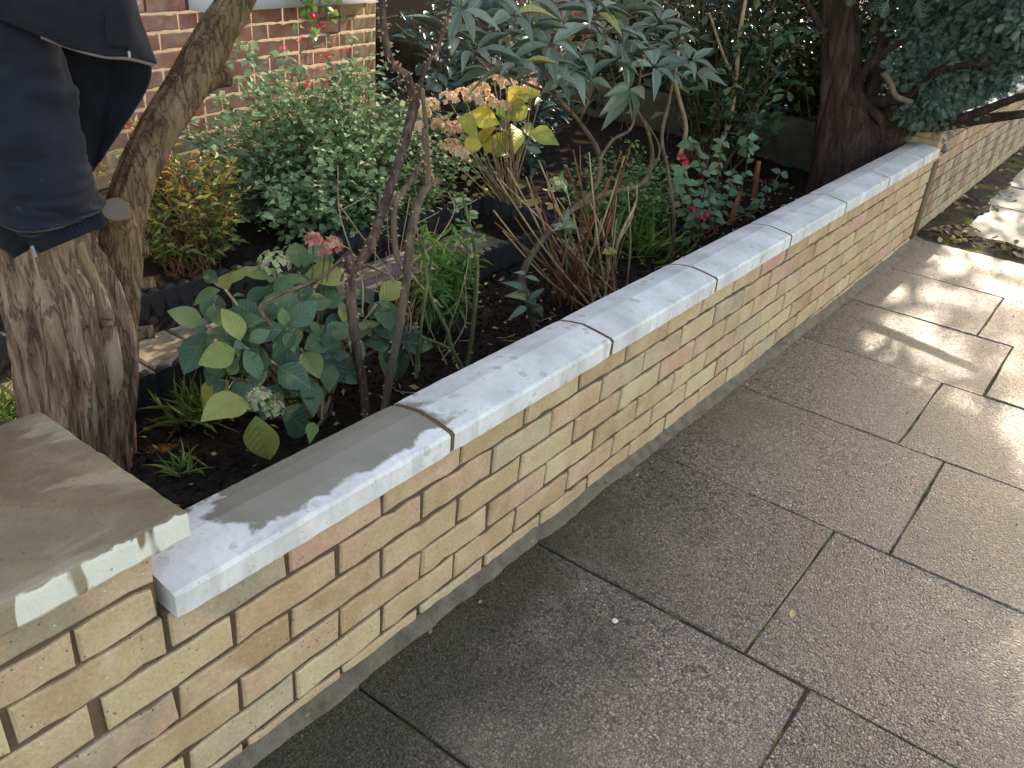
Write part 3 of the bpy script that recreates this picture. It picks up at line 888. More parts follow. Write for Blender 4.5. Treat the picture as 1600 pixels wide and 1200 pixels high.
def scatter(P, D, N, L, Wd, tpl, tint=None):
    V0, F0 = tpl
    P = np.asarray(P, float); n = len(P)
    D = unit(np.asarray(D, float)); N = np.asarray(N, float)
    X = unit(np.cross(D, N)); Z = np.cross(X, D)
    L = np.broadcast_to(L, (n,)); Wd = np.broadcast_to(Wd, (n,))
    V = P[:, None, :] + X[:, None, :] * (V0[None, :, 0:1] * Wd[:, None, None]) + D[:, None, :] * (V0[None, :, 1:2] * L[:, None, None]) + Z[:, None, :] * (V0[None, :, 2:3] * L[:, None, None])
    F = (F0[None] + (np.arange(n) * len(V0))[:, None, None]).reshape(-1, F0.shape[1])
    if tint is None: tint = RNG.random(n)
    return V.reshape(-1, 3), F, np.repeat(tint, len(V0))

def leaf_obj_mesh(L, Wd, mat, **kw):
    V, F = leaf_tpl(**kw)
    V = V * np.array([Wd, L, L])
    return mesh('leaf', V, F, mat, smooth=True)

def put_leaf(me, parent, p, d, n, s=1.0):
    d = Vector([float(c) for c in d]).normalized(); n = Vector([float(c) for c in n])
    x = d.cross(n)
    if x.length < 1e-4: x = Vector((1, 0, 0))
    x.normalize(); z = x.cross(d)
    m4 = Matrix.Identity(4)
    for i in range(3):
        m4[i][0] = x[i] * s; m4[i][1] = d[i] * s; m4[i][2] = z[i] * s; m4[i][3] = float(p[i]) - parent.location[i]
    return link('leaf', me, parent, m4)

def rnd_dir(n, zlo=-0.3, zhi=0.9):
    a_ = RNG.uniform(0, 2 * math.pi, n); z = RNG.uniform(zlo, zhi, n); r = np.sqrt(np.maximum(0, 1 - z * z))
    return np.column_stack([r * np.cos(a_), r * np.sin(a_), z])

def ell_tips(n, c, rad, lo=0.55):
    d = unit(RNG.normal(0, 1, (n, 3))); q = RNG.uniform(lo ** 3, 1, n) ** (1 / 3)
    return np.array(c) + d * q[:, None] * np.array(rad)

def bush(name, label, cat, base, tips, leaf_mat, stem_mat, L=(0.02, 0.035), wr=0.5, per=14, t0=0.35, spread=0.05, sr=0.003,
         tpl=None, group=None, droop=0.0, up=0.5, stem_ns=4, jitter=0.02, tint_fn=None, maxstems=999, sxf=1.0, bow=1.0):
    base = np.array(base, float)
    t = thing(name, label, cat, base, 0, group)
    tpl = tpl or leaf_tpl(2, 0.25, 0.2)
    SV = []; LP = []; LD = []; LS = []
    for i, tip in enumerate(tips):
        b = base + np.array([RNG.normal(0, spread * sxf), RNG.normal(0, spread), -0.01])
        mid = b + (tip - b) * 0.5 + np.array([RNG.normal(0, 0.04), RNG.normal(0, 0.04), 0.06 + 0.05 * RNG.random()]) * np.linalg.norm(tip - b) * bow
        C = catmull([b, mid, tip], 8)
        if i < maxstems: SV.append(tubeq(C, [sr, sr * 0.4], stem_ns))
        ts = RNG.uniform(t0, 1.0, per)
        ts[:2] = 1.0
        idx = ts * 7; k = np.minimum(idx.astype(int), 6); f = (idx - k)[:, None]
        pts = C[k] * (1 - f) + C[k + 1] * f
        ax = unit(C[-1] - C[-3])
        d = unit(rnd_dir(per, -0.4, 0.7) + ax * 0.5 + np.array([0, 0, -droop]))
        LP.append(pts + RNG.normal(0, jitter, (per, 3)) * 0.4); LD.append(d)
        LS.append(RNG.uniform(L[0], L[1], per))
    LP = np.concatenate(LP); LD = np.concatenate(LD); LS = np.concatenate(LS)
    NN = unit(np.array([0.25, -0.15, 1.0]) + RNG.normal(0, up, (len(LP), 3)))
    tint = tint_fn(LP) if tint_fn else None
    V, F, T = scatter(LP, LD, NN, LS, LS * wr, tpl, tint)
    o = part('foliage', V, F, leaf_mat, t, tint=T); o['kind'] = 'stuff'
    V, F, _ = cat_geo(SV)
    part('stems', V, F, stem_mat, t, smooth=True)
    return t

def floret_head(parent, c, r, n, mat, fs=0.012, squash=0.8, name='flower_head'):
    d = rnd_dir(n, -0.3, 1.0)
    P = np.array(c) + d * r * np.array([1, 1, squash]) * RNG.uniform(0.75, 1.0, (n, 1))
    geos = []
    tp = leaf_tpl(2, 0.1, -0.2, peak=0.6, tip=0.8)
    tint = RNG.random(n)
    for k in range(4):
        a_ = unit(np.cross(d, np.array([0.3, 0.2, 0.9]))); b_ = np.cross(d, a_)
        an = k * math.pi / 2
        dd = a_ * math.cos(an) + b_ * math.sin(an)
        geos.append(scatter(P, dd + d * 0.25, d, fs, fs * 0.95, tp, tint))
    V, F, T = cat_geo(geos)
    return part(name, V, F, mat, parent, tint=T)

def stems(parent, paths, mat, name='stem', ns=6, n=16, origin=None):
    out = []
    for p, r in paths:
        V, F = tube(catmull(p, n), r, ns)
        out.append(part(name, V, F, mat, parent, smooth=True))
    return out

# ------------------------------------------------------------------ the old tree by the pier
def bark_fun(amp, freq, seed, flare=0.0):
    def f(P, U, W, a, r):
        out = np.ones((len(P), len(a)))
        for i in range(len(P)):
            z = P[i][2]
            for j, an in enumerate(a):
                ca, sa = math.cos(an), math.sin(an)
                rd = abs(mnoise.noise(Vector((ca * freq + seed, sa * freq, z * 3.0 + 0.35 * ca)))) \
                    + 0.6 * abs(mnoise.noise(Vector((ca * freq * 2.3, sa * freq * 2.3 + seed, z * 6.0))))
                lump = mnoise.noise(Vector((ca * 1.3 + seed, sa * 1.3, z * 5))) * 0.10
                out[i, j] = 1 + amp * (rd - 0.35) + lump
        return out
    return f
tree = thing('old_tree', 'forked tree with flaky brown bark behind the pier cap', 'tree', (-0.90, 0.36, 0.12))
XT = -0.86
tp = [AX(132, 830, XT), AX(130, 740, XT), AX(124, 640, XT), AX(116, 540, XT), AX(96, 450, XT - 0.01), AX(70, 380, XT - 0.02), AX(55, 240, XT - 0.03), AX(45, 60, XT - 0.04), AX(40, -150, XT - 0.05), AX(60, -500, XT - 0.05)]
V, F = tube(catmull(tp, 150), [0.14, 0.112, 0.106, 0.115, 0.118, 0.100, 0.095, 0.09, 0.085, 0.07], 180, rfun=bark_fun(0.32, 4.6, 2.0))
part('trunk', V, F, M['bark'], tree, smooth=True)
lp = [AX(160, 700, XT + 0.05), AX(172, 600, XT + 0.05), AX(182, 520, XT + 0.04), AX(189, 440, XT + 0.03), AX(190, 380, XT + 0.03), AX(204, 300, XT + 0.02), AX(243, 210, XT + 0.01), AX(288, 140, XT), AX(316, 95, XT), AX(342, 45, XT), AX(372, -5, XT), AX(420, -120, XT), AX(470, -300, XT)]
V, F = tube(catmull(lp, 130), [0.06, 0.056, 0.046, 0.042, 0.043, 0.043, 0.041, 0.044, 0.046, 0.041, 0.037, 0.034, 0.028], 72, rfun=bark_fun(0.2, 2.6, 7.0))
limb = part('limb', V, F, M['bark2'], tree, smooth=True)
def stub(p0, p1, r0, r1, mt=M['bark2']):
    V, F = tube(catmull([p0, (np.array(p0) + p1) / 2 + np.array([0, 0, 0.003]), p1], 12), [r0, r1 * 1.05, r1], 18, rfun=bark_fun(0.2, 1.5, random.random() * 9))
    return part('branch_stub', V, F, mt, tree, smooth=True)
stub(AX(305, 130, XT), AX(357, 118, XT + 0.02), 0.036, 0.023)
stub(AX(195, 395, XT + 0.03), AX(231, 388, XT + 0.05), 0.024, 0.015)
stub(AX(195, 452, XT + 0.04), AX(243, 441, XT + 0.07), 0.022, 0.013)
stub(AX(195, 528, XT + 0.05), AX(241, 518, XT + 0.08), 0.026, 0.015)
stub(AX(150, 505, XT + 0.08), AX(176, 507, XT + 0.14), 0.022, 0.008)
# sawn face towards the pavement
c0 = AX(184, 345, XT + 0.05); c1 = AX(181, 328, XT + 0.078)
stub(c0, c1, 0.036, 0.029)
dv = unit(c1 - c0); V, F = tube([c1, c1 + dv * 0.003], [0.0275, 0.0265], 20); part('sawn_face', V, F, M['cutwood'], tree)

# ------------------------------------------------------------------ jacket hung on the tree
jk = thing('jacket', 'navy work jacket hung over the tree with its cuff dangling', 'jacket', AD(60, 200, 1.9))
def cloth_tube(secs, dist, depth, mat, name, n=60, ns=40, wr=0.006, seed=0.0, parent=jk, rib=0, fold=0.0):
    Ls = catmull([AD(a_[0], a_[1], d_) for (a_, b_), d_ in zip(secs, dist)], n)
    Rs = catmull([AD(b_[0], b_[1], d_) for (a_, b_), d_ in zip(secs, dist)], n)
    dep = np.interp(np.linspace(0, 1, n), np.linspace(0, 1, len(depth)), depth)
    V = []
    for i in range(n):
        c = (Ls[i] + Rs[i]) / 2; h = (Rs[i] - Ls[i]) / 2; fw = unit(CAM_C - c)
        fw = fw - unit(h) * np.dot(fw, unit(h)); fw = unit(fw)
        for j in range(ns):
            an = 2 * math.pi * j / ns
            p = c + h * math.cos(an) + fw * dep[i] * math.sin(an)
            q = mnoise.noise(Vector((p[0] * 9 + seed, p[1] * 9, p[2] * 16))) * wr + mnoise.noise(Vector((p[0] * 30, p[1] * 30 + seed, p[2] * 34))) * wr * 0.35
            tt = i / (n - 1)
            if fold: q += fold * (0.15 + max(0, tt - 0.55) * 2.0) * (abs(mnoise.noise(Vector((p[0] * 9 + p[2] * 10 + seed, p[1] * 9, p[2] * 46)))) * 2 - 0.5) + fold * 0.8 * mnoise.noise(Vector((p[0] * 20 + p[2] * 14, p[1] * 14, seed + p[2] * 3)))
            if rib: q += 0.0022 * math.sin(an * rib)
            out = unit(h * math.cos(an) / np.dot(h, h) * 0.01 + fw * math.sin(an) / dep[i] * 0.01)
            V.append(p + out * q)
    V = np.array(V)
    i = np.arange(n - 1)[:, None] * ns; j = np.arange(ns)[None, :]; j2 = (j + 1) % ns
    F = np.stack([i + j, i + j2, i + ns + j2, i + ns + j], -1).reshape(-1, 4)
    o = part(name, V, F, mat, parent, smooth=True)
    md = o.modifiers.new('thick', 'SOLIDIFY'); md.thickness = 0.004; md.offset = -1
    return o
sl = [((-80, -60), (70, -70)), ((-66, 60), (92, 45)), ((-56, 180), (111, 152)), ((-34, 262), (135, 236)), ((-10, 322), (154, 286)), ((16, 358), (166, 314)), ((30, 370), (165, 326)), ((40, 376), (158, 334))]
cloth_tube(sl, [1.84, 1.84, 1.84, 1.84, 1.83, 1.83, 1.83, 1.84], [0.055, 0.062, 0.066, 0.062, 0.056, 0.054, 0.048, 0.036], M['navy'], 'sleeve', 130, 90, 0.012, 1.0, fold=0.020)
cloth_tube([((38, 374), (158, 333)), ((48, 384), (163, 341)), ((62, 394), (166, 351)), ((64, 395), (165, 353))], [1.84, 1.84, 1.84, 1.84], [0.038, 0.04, 0.041, 0.038], M['navy'], 'cuff', 16, 160, 0.003, 3.0, rib=52)
cloth_tube([((-150, 120), (-20, 90)), ((-120, 240), (4, 215)), ((-70, 320), (26, 300)), ((-20, 372), (44, 352)), ((6, 396), (52, 376)), ((22, 404), (52, 386))], [1.90, 1.88, 1.86, 1.85, 1.85, 1.85], [0.05, 0.05, 0.045, 0.036, 0.026, 0.016], M['navy_body'], 'second_sleeve', 70, 50, 0.010, 6.0, fold=0.016)
def cloth_patch(cols, mat, name, n=50, m=36, wr=0.006, seed=0.0, th=0.006):
    """cols: list of (list of (u,v,dist) from top to bottom)"""
    C = [catmull([AD(*p) for p in c], m) for c in cols]
    G = np.array([catmull([C[k][i] for k in range(len(C))], n) for i in range(m)])
    for i in range(m):
        for j in range(n):
            p = G[i, j]; fw = unit(CAM_C - p)
            G[i, j] = p + fw * (mnoise.noise(Vector((p[0] * 11 + seed, p[1] * 11, p[2] * 11))) * wr + mnoise.noise(Vector((p[0] * 34, p[1] * 34, p[2] * 34 + seed))) * wr * 0.4)
    a_ = (np.arange(m - 1)[:, None] * n + np.arange(n - 1)[None, :]).ravel()
    F = np.stack([a_, a_ + 1, a_ + n + 1, a_ + n], -1)
    o = part(name, G.reshape(-1, 3), F, mat, jk, smooth=True)
    md = o.modifiers.new('thick', 'SOLIDIFY'); md.thickness = th; md.offset = -1
    return o, G
hem = [(-60, 6), (0, 30), (75, 61), (125, 78), (165, 87), (203, 90), (240, 100)]
topu = [(-80, -140), (-20, -140), (50, -140), (100, -140), (140, -140), (170, -140), (190, -140)]
colsb = []
for (hu, hv), (tu, tv) in zip(hem, topu):
    mids = []
    for s in (0, 0.3, 0.6, 0.85, 1.0):
        uu = tu + (hu - tu) * s; vv = tv + (hv - tv) * s
        if hu == 240: uu = [190, 199, 206, 226, 240][[0, 0.3, 0.6, 0.85, 1.0].index(s)]
        mids.append((uu, vv, 1.83 - 0.06 * math.sin(min(1, s * 1.1) * math.pi * 0.6) + (0.03 if hu == 240 else 0)))
    colsb.append(mids)
ob, G = cloth_patch(colsb, M['navy_body'], 'body', 60, 40, 0.010, 2.0, 0.009)
e = G[-1]; k0 = int(len(e) * 0.30)
V, F = tube(e[k0:] + np.array([0, 0, -0.001]), [0.003, 0.0045, 0.005], 6); part('piping', V, F, M['piping'], jk, smooth=True)
zc = int(len(e) * 0.83)
fwz = unit(CAM_C - G[-1, zc]) * 0.006
V, F = tube(G[4:-1, zc] + fwz, [0.0035, 0.0035], 6); part('zip', V, F, M['lining'], jk, smooth=True)
V, F = tube(np.array([G[-4, zc], G[-1, zc]]) + fwz * 1.3, [0.0032, 0.003], 6); part('zip_end', V, F, M['metal'], jk)
for q_ in (-4, -8):
    V, F = tube(G[q_] + unit(CAM_C - G[q_].mean(0)) * 0.0035, [0.0012, 0.0012], 5); part('hem_seam', V, F, M['navy_body'], jk, smooth=True)
# patch pocket flap
cloth_patch([[(a_, 14, 1.758), (a_ + 2, 40, 1.757), (a_ + 4, 72 + (a_ - 165) * 0.2, 1.757)] for a_ in (163, 175, 188, 197)], M['navy_body'], 'pocket', 16, 12, 0.003, 4.0, 0.006)
cloth_patch([[(40, 30, 1.90), (50, 150, 1.91), (95, 262, 1.92)], [(90, 40, 1.91), (110, 150, 1.93), (140, 268, 1.93)], [(160, 60, 1.91), (168, 130, 1.93), (150, 262, 1.93)],
             [(210, 70, 1.88), (208, 135, 1.90), (158, 252, 1.92)], [(238, 88, 1.86), (229, 142, 1.88), (162, 246, 1.91)]], M['lining'], 'lining', 50, 40, 0.014, 8.0, 0.006)
V, F = tube([AD(50, 384, 1.82), AD(56, 402, 1.82)], [0.0035, 0.0025], 6); part('zip_pull', V, F, M['metal'], jk)

# ------------------------------------------------------------------ hydrangea in front
hyd = thing('hydrangea', 'leafy hydrangea with dark green leaves in the bed beside the path', 'shrub', (-0.68, 0.84, 0.14))
HYM = [leaf_obj_mesh(0.115, 0.078, M['hyd_leaf'], n=8, fold=f_, curl=c_, peak=0.48, tip=0.85, wave=w_) for f_, c_, w_ in ((0.25, 0.22, 0.0), (0.12, 0.4, 0.03), (0.35, 0.1, 0.0), (0.2, 0.55, 0.03), (0.1, 0.25, 0.02))]
ros = [(352, 452, -.70), (412, 505, -.64), (460, 480, -.66), (398, 545, -.62), (470, 545, -.60), (512, 560, -.58), (436, 598, -.60), (352, 520, -.68), (360, 590, -.66), (545, 520, -.62), (575, 505, -.64), (596, 528, -.62),
       (512, 425, -.74), (468, 425, -.74), (430, 438, -.74), (326, 510, -.72), (478, 590, -.58), (345, 558, -.70), (395, 470, -.76), (588, 475, -.62), (618, 530, -.58), (545, 478, -.66), (448, 515, -.58), (425, 565, -.56), (378, 540, -.60), (500, 530, -.60)]
hp = []
for (u, v, x) in ros:
    p = AX(u, v, x); b = np.array([-0.68 + random.gauss(0, 0.04), 0.84 + random.gauss(0, 0.04), 0.13])
    hp.append(([b, (b + p) / 2 + np.array([0.0, 0.0, 0.03]), p], [0.006, 0.004, 0.003]))
    axis = unit(np.array([0.45, -0.45, 0.8]) + RNG.normal(0, 0.28, 3))
    a1 = unit(np.cross(axis, [0.2, 0.9, 0.1])); a2 = np.cross(axis, a1); ph = random.uniform(0, math.pi)
    for k in range(6):
        an = ph + (k % 2) * math.pi + (k // 2) * math.pi / 2 + random.gauss(0, 0.15)
        s = (0.9, 0.72, 0.4)[k // 2] * random.uniform(0.75, 1.15)
        if random.random() < 0.14: continue
        d = a1 * math.cos(an) + a2 * math.sin(an) + axis * (0.0, 0.35, 0.9)[k // 2] + RNG.normal(0, 0.08, 3)
        q = p + axis * (-0.015, 0.0, 0.012)[k // 2] + unit(d) * 0.012
        put_leaf(random.choice(HYM), hyd, q, d, axis + RNG.normal(0, 0.1, 3), s)
stems(hyd, hp, M['twig'], n=10)
stems(hyd, [([np.array([-0.6, 0.78, 0.13]), AX(520, 760 - 140, -.62), AX(420, 505, -.60), AX(416, 470, -.60), AX(500, 435, -.6), AX(545, 392, -.62)], [0.006, 0.005, 0.004])], M['branch'], 'bare_twig')
for (u, v, x, r, n, mt, fs) in [(405, 625, -.52, 0.034, 90, 'fl_green', 0.0085), (428, 640, -.51, 0.024, 46, 'fl_green', 0.0085), (490, 374, -.72, 0.02, 16, 'fl_pink', 0.012), (520, 384, -.70, 0.026, 26, 'fl_pink', 0.012), (508, 396, -.70, 0.016, 12, 'fl_pink', 0.011), (428, 412, -.76, 0.04, 90, 'fl_green', 0.009)]:
    floret_head(hyd, AX(u, v, x), r, n, M[mt], fs)
    p = AX(u, v, x); stems(hyd, [([np.array([-0.66, 0.84, 0.2]), (p + np.array([-0.66, 0.84, 0.2])) / 2, p], [0.004, 0.002])], M['greenstem'], n=8)
for (u, v, x, du, dv_) in [(385, 625, -.53, -1, 0.1), (438, 640, -.50, 0.8, 0.5), (400, 650, -.52, 0.2, 1)]:
    p = AX(u, v, x); d = AX(u + 40 * du, v + 40 * dv_, x + 0.02) - p
    put_leaf(HYM[1], hyd, p, d, (0.3, -0.5, 0.7), 1.05)
# fallen yellow leaf beside it
fy = part('fallen_leaf', *scatter([AX(490, 660, -.46)], [AX(484, 690, -.42) - AX(490, 660, -.46)], [(0.5, -0.4, 0.6)], 0.06, 0.032, leaf_tpl(4, 0.3, 0.2))[:2], M['yel_leaf'], origin=AX(490, 660, -.46))
tag(fy, 'yellow fallen leaf on soil against the back of the coping', 'leaf')

# ------------------------------------------------------------------ grass tuft and weeds
def tuft(name, label, c, n, h, spread, mat, cat='grass', wid=0.004):
    P = np.array(c) + np.column_stack([RNG.normal(0, spread, (n, 2)), np.full(n, -0.005)])
    D = rnd_dir(n, 0.35, 0.95) ; N = rnd_dir(n, -0.2, 0.5)
    V, F, T = scatter(P, D, N, RNG.uniform(0.5, 1.0, n) * h, wid, leaf_tpl(5, 0.2, 0.45, peak=0.3, tip=0.8))
    o = part(name, V, F, mat, tint=T, origin=c); tag(o, label, cat); return o
g0 = AZ(318, 652, 0.15)
tuft('grass_tuft', 'green grass tuft between the black edging and the hydrangea', g0, 110, 0.14, 0.03, M['grass'])
g1 = AZ(262, 765, 0.14); 
tuft('grass_tuft', 'sparse pale grass at the foot of the forked tree', AZ(285, 735, 0.15), 30, 0.08, 0.012, M['grass'])
tuft('grass_tuft', 'grass growing by the path left of the tree trunk', AZ(15, 655, 0.2), 90, 0.12, 0.05, M['grass'])
tuft('grass_tuft', 'grassy weeds under the straggly viburnum branch', AZ(990, 385, 0.16), 160, 0.2, 0.09, M['grass'])

# wallflower with lance leaves
wf_ = thing('wallflower', 'bright green wallflower with drooping lance leaves beside the rose stems', 'plant', AZ(690, 515, 0.15))
geos = []; sp = []
b0 = np.array(wf_.location)
for k in range(20):
    tip = AX(random.uniform(655, 742), random.uniform(345, 440), -0.72 + random.uniform(-.08, .08))
    b = b0 + RNG.normal(0, 0.03, 3) * np.array([1, 1, 0])
    C = catmull([b, (b + tip) / 2 + RNG.normal(0, 0.015, 3), tip], 10)
    sp.append(tubeq(C, [0.003, 0.0015], 5))
    n = 20; ts = RNG.integers(3, 10, n)
    D = rnd_dir(n, -1.0, 0.35)
    geos.append(scatter(C[ts], D, rnd_dir(n, 0.0, 0.8), RNG.uniform(0.04, 0.08, n), RNG.uniform(0.008, 0.013, n), leaf_tpl(4, 0.25, 0.35, peak=0.5)))
V, F, T = cat_geo(geos); o = part('foliage', V, F, M['erys'], wf_, tint=T); o['kind'] = 'stuff'
V, F, _ = cat_geo(sp); part('stems', V, F, M['greenstem'], wf_)

# ------------------------------------------------------------------ rose canes
def thorns(parent, path, r, n, mat):
    C = catmull(path, 200); T, U, W = frames(C)
    V = []; F = []
    for k in range(n):
        i = random.randrange(4, 196); an = random.uniform(0, 6.28)
        o_ = U[i] * math.cos(an) + W[i] * math.sin(an); c = C[i] + o_ * r * 0.8
        s = random.uniform(0.005, 0.010); b = len(V)
        V += [c + T[i] * s * 0.5, c - T[i] * s * 0.5 + np.cross(T[i], o_) * s * 0.3, c - T[i] * s * 0.5 - np.cross(T[i], o_) * s * 0.3, c + o_ * s * 1.2 - T[i] * s * 0.2]
        F += [(b, b + 1, b + 3), (b + 1, b + 2, b + 3), (b + 2, b, b + 3)]
    part('thorns', V, F, mat, parent)['kind'] = 'stuff'
def rose(label, base, paths, mat, nth=60):
    t = thing('rose_bush', label, 'rose', base)
    for p, r in paths:
        r = [q * 1.35 for q in r]
        V, F = tube(catmull(p, 60), r, 10, rfun=bark_fun(0.25, 1.2, random.random() * 9))
        part('cane', V, F, mat, t, smooth=True)
        thorns(t, p, np.mean(r), int(nth * min(1, np.mean(r) / 0.008)), M['twig'])
    return t
X1 = -0.53
rA = rose('thorny dark rose cane bent like an elbow beside the hydrangea', AX(573, 650, X1), [
    ([AX(574, 655, X1), AX(567, 600, X1), AX(556, 540, X1), AX(549, 470, X1), AX(546, 415, X1), AX(543, 398, X1)], [0.0095, 0.009, 0.0095, 0.009]),
    ([AX(548, 425, X1), AX(560, 412, X1), AX(580, 380, X1 - .01), AX(596, 335, X1 - .03), AX(618, 270, X1 - .05), AX(634, 215, X1 - .07), AX(648, 160, X1 - .08)], [0.008, 0.0105, 0.0095, 0.0085, 0.010]),
    ([AX(648, 165, X1 - .08), AX(636, 120, X1 - .09), AX(612, 100, X1 - .1), AX(600, 50, X1 - .1), AX(596, -30, X1 - .1)], [0.008, 0.007, 0.006]),
    ([AX(648, 165, X1 - .08), AX(664, 110, X1 - .08), AX(690, 60, X1 - .08), AX(705, 0, X1 - .08)], [0.006, 0.004, 0.003]),
    ([AX(545, 440, X1), AX(538, 425, X1), AX(533, 440, X1)], [0.004, 0.003])], M['rose'])
X2 = -0.50
rB = rose('grey forked rose cane rising next to the wallflower', AX(600, 645, X2), [
    ([AX(600, 648, X2), AX(608, 590, X2), AX(620, 530, X2), AX(632, 460, X2), AX(638, 415, X2), AX(642, 370, X2), AX(655, 315, X2 - .02), AX(672, 288, X2 - .03), AX(684, 284, X2 - .03)], [0.0085, 0.0085, 0.009, 0.009, 0.008, 0.007]),
    ([AX(636, 425, X2), AX(622, 405, X2 - .01), AX(616, 370, X2 - .02), AX(617, 320, X2 - .03), AX(628, 300, X2 - .04), AX(650, 270, X2 - .05), AX(664, 240, X2 - .06), AX(666, 205, X2 - .07), AX(660, 140, X2 - .08)], [0.006, 0.006, 0.005, 0.004]),
    ([AX(668, 288, X2 - .03), AX(667, 250, X2 - .04), AX(664, 200, X2 - .05)], [0.007, 0.0065])], M['branch'])
X3 = -0.47
rC = rose('slim green rose stems beside the wallflower', AX(728, 580, X3), [
    ([AX(728, 582, X3), AX(738, 520, X3), AX(744, 450, X3), AX(745, 405, X3), AX(733, 350, X3 - .02), AX(722, 300, X3 - .04)], [0.005, 0.0048, 0.004, 0.003]),
    ([AX(724, 580, X3), AX(706, 545, X3), AX(700, 520, X3), AX(685, 490, X3), AX(672, 460, X3), AX(662, 400, X3), AX(655, 370, X3)], [0.005, 0.004, 0.003]),
    ([AX(708, 548, X3), AX(680, 535, X3), AX(655, 525, X3), AX(648, 505, X3)], [0.0038, 0.003]),
    ([AX(650, 590, X3), AX(655, 530, X3), AX(665, 460, X3), AX(675, 400, X3), AX(678, 380, X3)], [0.0042, 0.003, 0.002]),
    ([AX(745, 405, X3), AX(728, 385, X3), AX(716, 370, X3)], [0.004, 0.003])], M['greenstem'], 14)
geos = []
for (u, v) in [(726, 345), (745, 380), (720, 365), (738, 355), (720, 310), (732, 330), (712, 325), (755, 372)]:
    p = AX(u, v, X3 - .02); n = 6
    geos.append(scatter(p + RNG.normal(0, 0.012, (n, 3)), rnd_dir(n, -0.4, 0.4), rnd_dir(n, 0.3, 1), RNG.uniform(0.018, 0.028, n), 0.015, leaf_tpl(3, 0.2, 0.2)))
V, F, T = cat_geo(geos); o = part('foliage', V, F, M['salvia'], rC, tint=T)
# thin bare twigs crossing between the roses
for lab, b, pts in [('thin bare twig leaning between the two rose canes', (640, 480), [(640, 485), (610, 430), (570, 375), (530, 320)]),
                    ('thin branching twig behind the hydrangea flowers', (566, 430), [(566, 440), (548, 390), (530, 330), (528, 260)]),
                    ('thin twig rising past the forked rose', (655, 520), [(655, 530), (668, 430), (650, 350), (662, 300)]),
                    ('thin twig slanting over the path end', (690, 420), [(640, 420), (680, 380), (710, 330), (700, 300)])]:
    t = thing('bare_twig', lab, 'twig', AX(b[0], b[1] + 60, -.6))
    P_ = [AX(u, v, -.62) for u, v in pts]
    stems(t, [([AX(b[0], b[1] + 60, -.6)] + P_, [0.003, 0.002, 0.0015]), ([P_[1], P_[1] + np.array([-.05, -.04, .03])], [0.0018, 0.001]), ([P_[2], P_[2] + np.array([.05, .04, .04])], [0.0018, 0.001])], M['twig'], n=14)

# ------------------------------------------------------------------ salvia, azalea
tips = np.concatenate([ell_tips(240, (-1.72, 1.86, 0.52), (0.36, 0.46, 0.34), 0.5), ell_tips(60, (-1.45, 1.70, 0.36), (0.16, 0.40, 0.20), 0.4), ell_tips(70, (-1.62, 2.35, 0.40), (0.3, 0.3, 0.24), 0.5),
                       ell_tips(26, (-1.8, 1.9, 0.80), (0.26, 0.42, 0.12), 0.3), ell_tips(50, (-1.85, 1.45, 0.50), (0.25, 0.2, 0.25), 0.4)])
sal = bush('salvia_bush', 'rounded green leafy bush in front of the brick bay', 'shrub', (-1.72, 1.88, 0.21), tips, M['salvia'], M['greenstem'], (0.02, 0.042), 0.75, 20, 0.45, 0.12, 0.0028, leaf_tpl(2, 0.25, 0.25, 0.4), jitter=0.05)
for k in range(7):
    p = tips[random.randrange(len(tips))].copy(); 
    if p[2] < 0.6: p = ell_tips(1, (-1.78, 1.9, 0.82), (0.2, 0.42, 0.1), 0.2)[0]
    n = 5; V, F, T = scatter(p + RNG.normal(0, 0.006, (n, 3)), rnd_dir(n, -0.5, 0.8), rnd_dir(n), 0.018, 0.012, leaf_tpl(2)); part('flower', V, F, M['fl_red'], sal, tint=T)
tips = np.concatenate([ell_tips(90, (-1.60, 1.16, 0.44), (0.17, 0.22, 0.22), 0.4), ell_tips(36, (-1.66, 1.05, 0.60), (0.12, 0.14, 0.14), 0.2)])
aza = bush('azalea', 'azalea with yellow and orange autumn leaves beside the tree trunk', 'shrub', (-1.62, 1.15, 0.21), tips, M['azalea'], M['twigred'], (0.025, 0.045), 0.36, 16, 0.4, 0.06, 0.0025, leaf_tpl(2, 0.25, 0.3),
           tint_fn=lambda P: np.clip((P[:, 2] - 0.25) * 1.5 + RNG.normal(0, 0.28, len(P)), 0, 1))

# ------------------------------------------------------------------ yellowing hydrangea behind the path end
yh = thing('yellowing_hydrangea', 'hydrangea with cream faded heads and yellow leaves past the path end', 'shrub', (-1.38, 2.68, 0.17))
YM = [leaf_obj_mesh(0.12, 0.08, M['yel_leaf'], n=5, fold=0.25, curl=c_, peak=0.42, tip=1.2) for c_ in (0.2, 0.5, 0.35)]
b0 = np.array(yh.location)
XY = -1.30
heads = [(725, 150, .05), (700, 155, .04), (750, 140, .045), (770, 120, .05), (790, 130, .05), (805, 145, .04), (835, 118, .05), (830, 140, .05), (672, 165, .04), (760, 160, .05), (785, 168, .04), (690, 195, .045), (715, 200, .04), (705, 230, .05), (720, 240, .035), (660, 175, .035), (740, 155, .04), (655, 200, .035), (780, 110, .035)]
hp = []
for (u, v, r) in heads:
    p = AX(u, v, XY + random.uniform(-.1, .08)); floret_head(yh, p, r * 0.9, 34, M['fl_cream'], 0.014, 0.7)
    hp.append(([b0 + RNG.normal(0, 0.03, 3) * np.array([1, 1, 0]), (b0 + p) / 2 + RNG.normal(0, 0.02, 3), p], [0.005, 0.003, 0.002]))
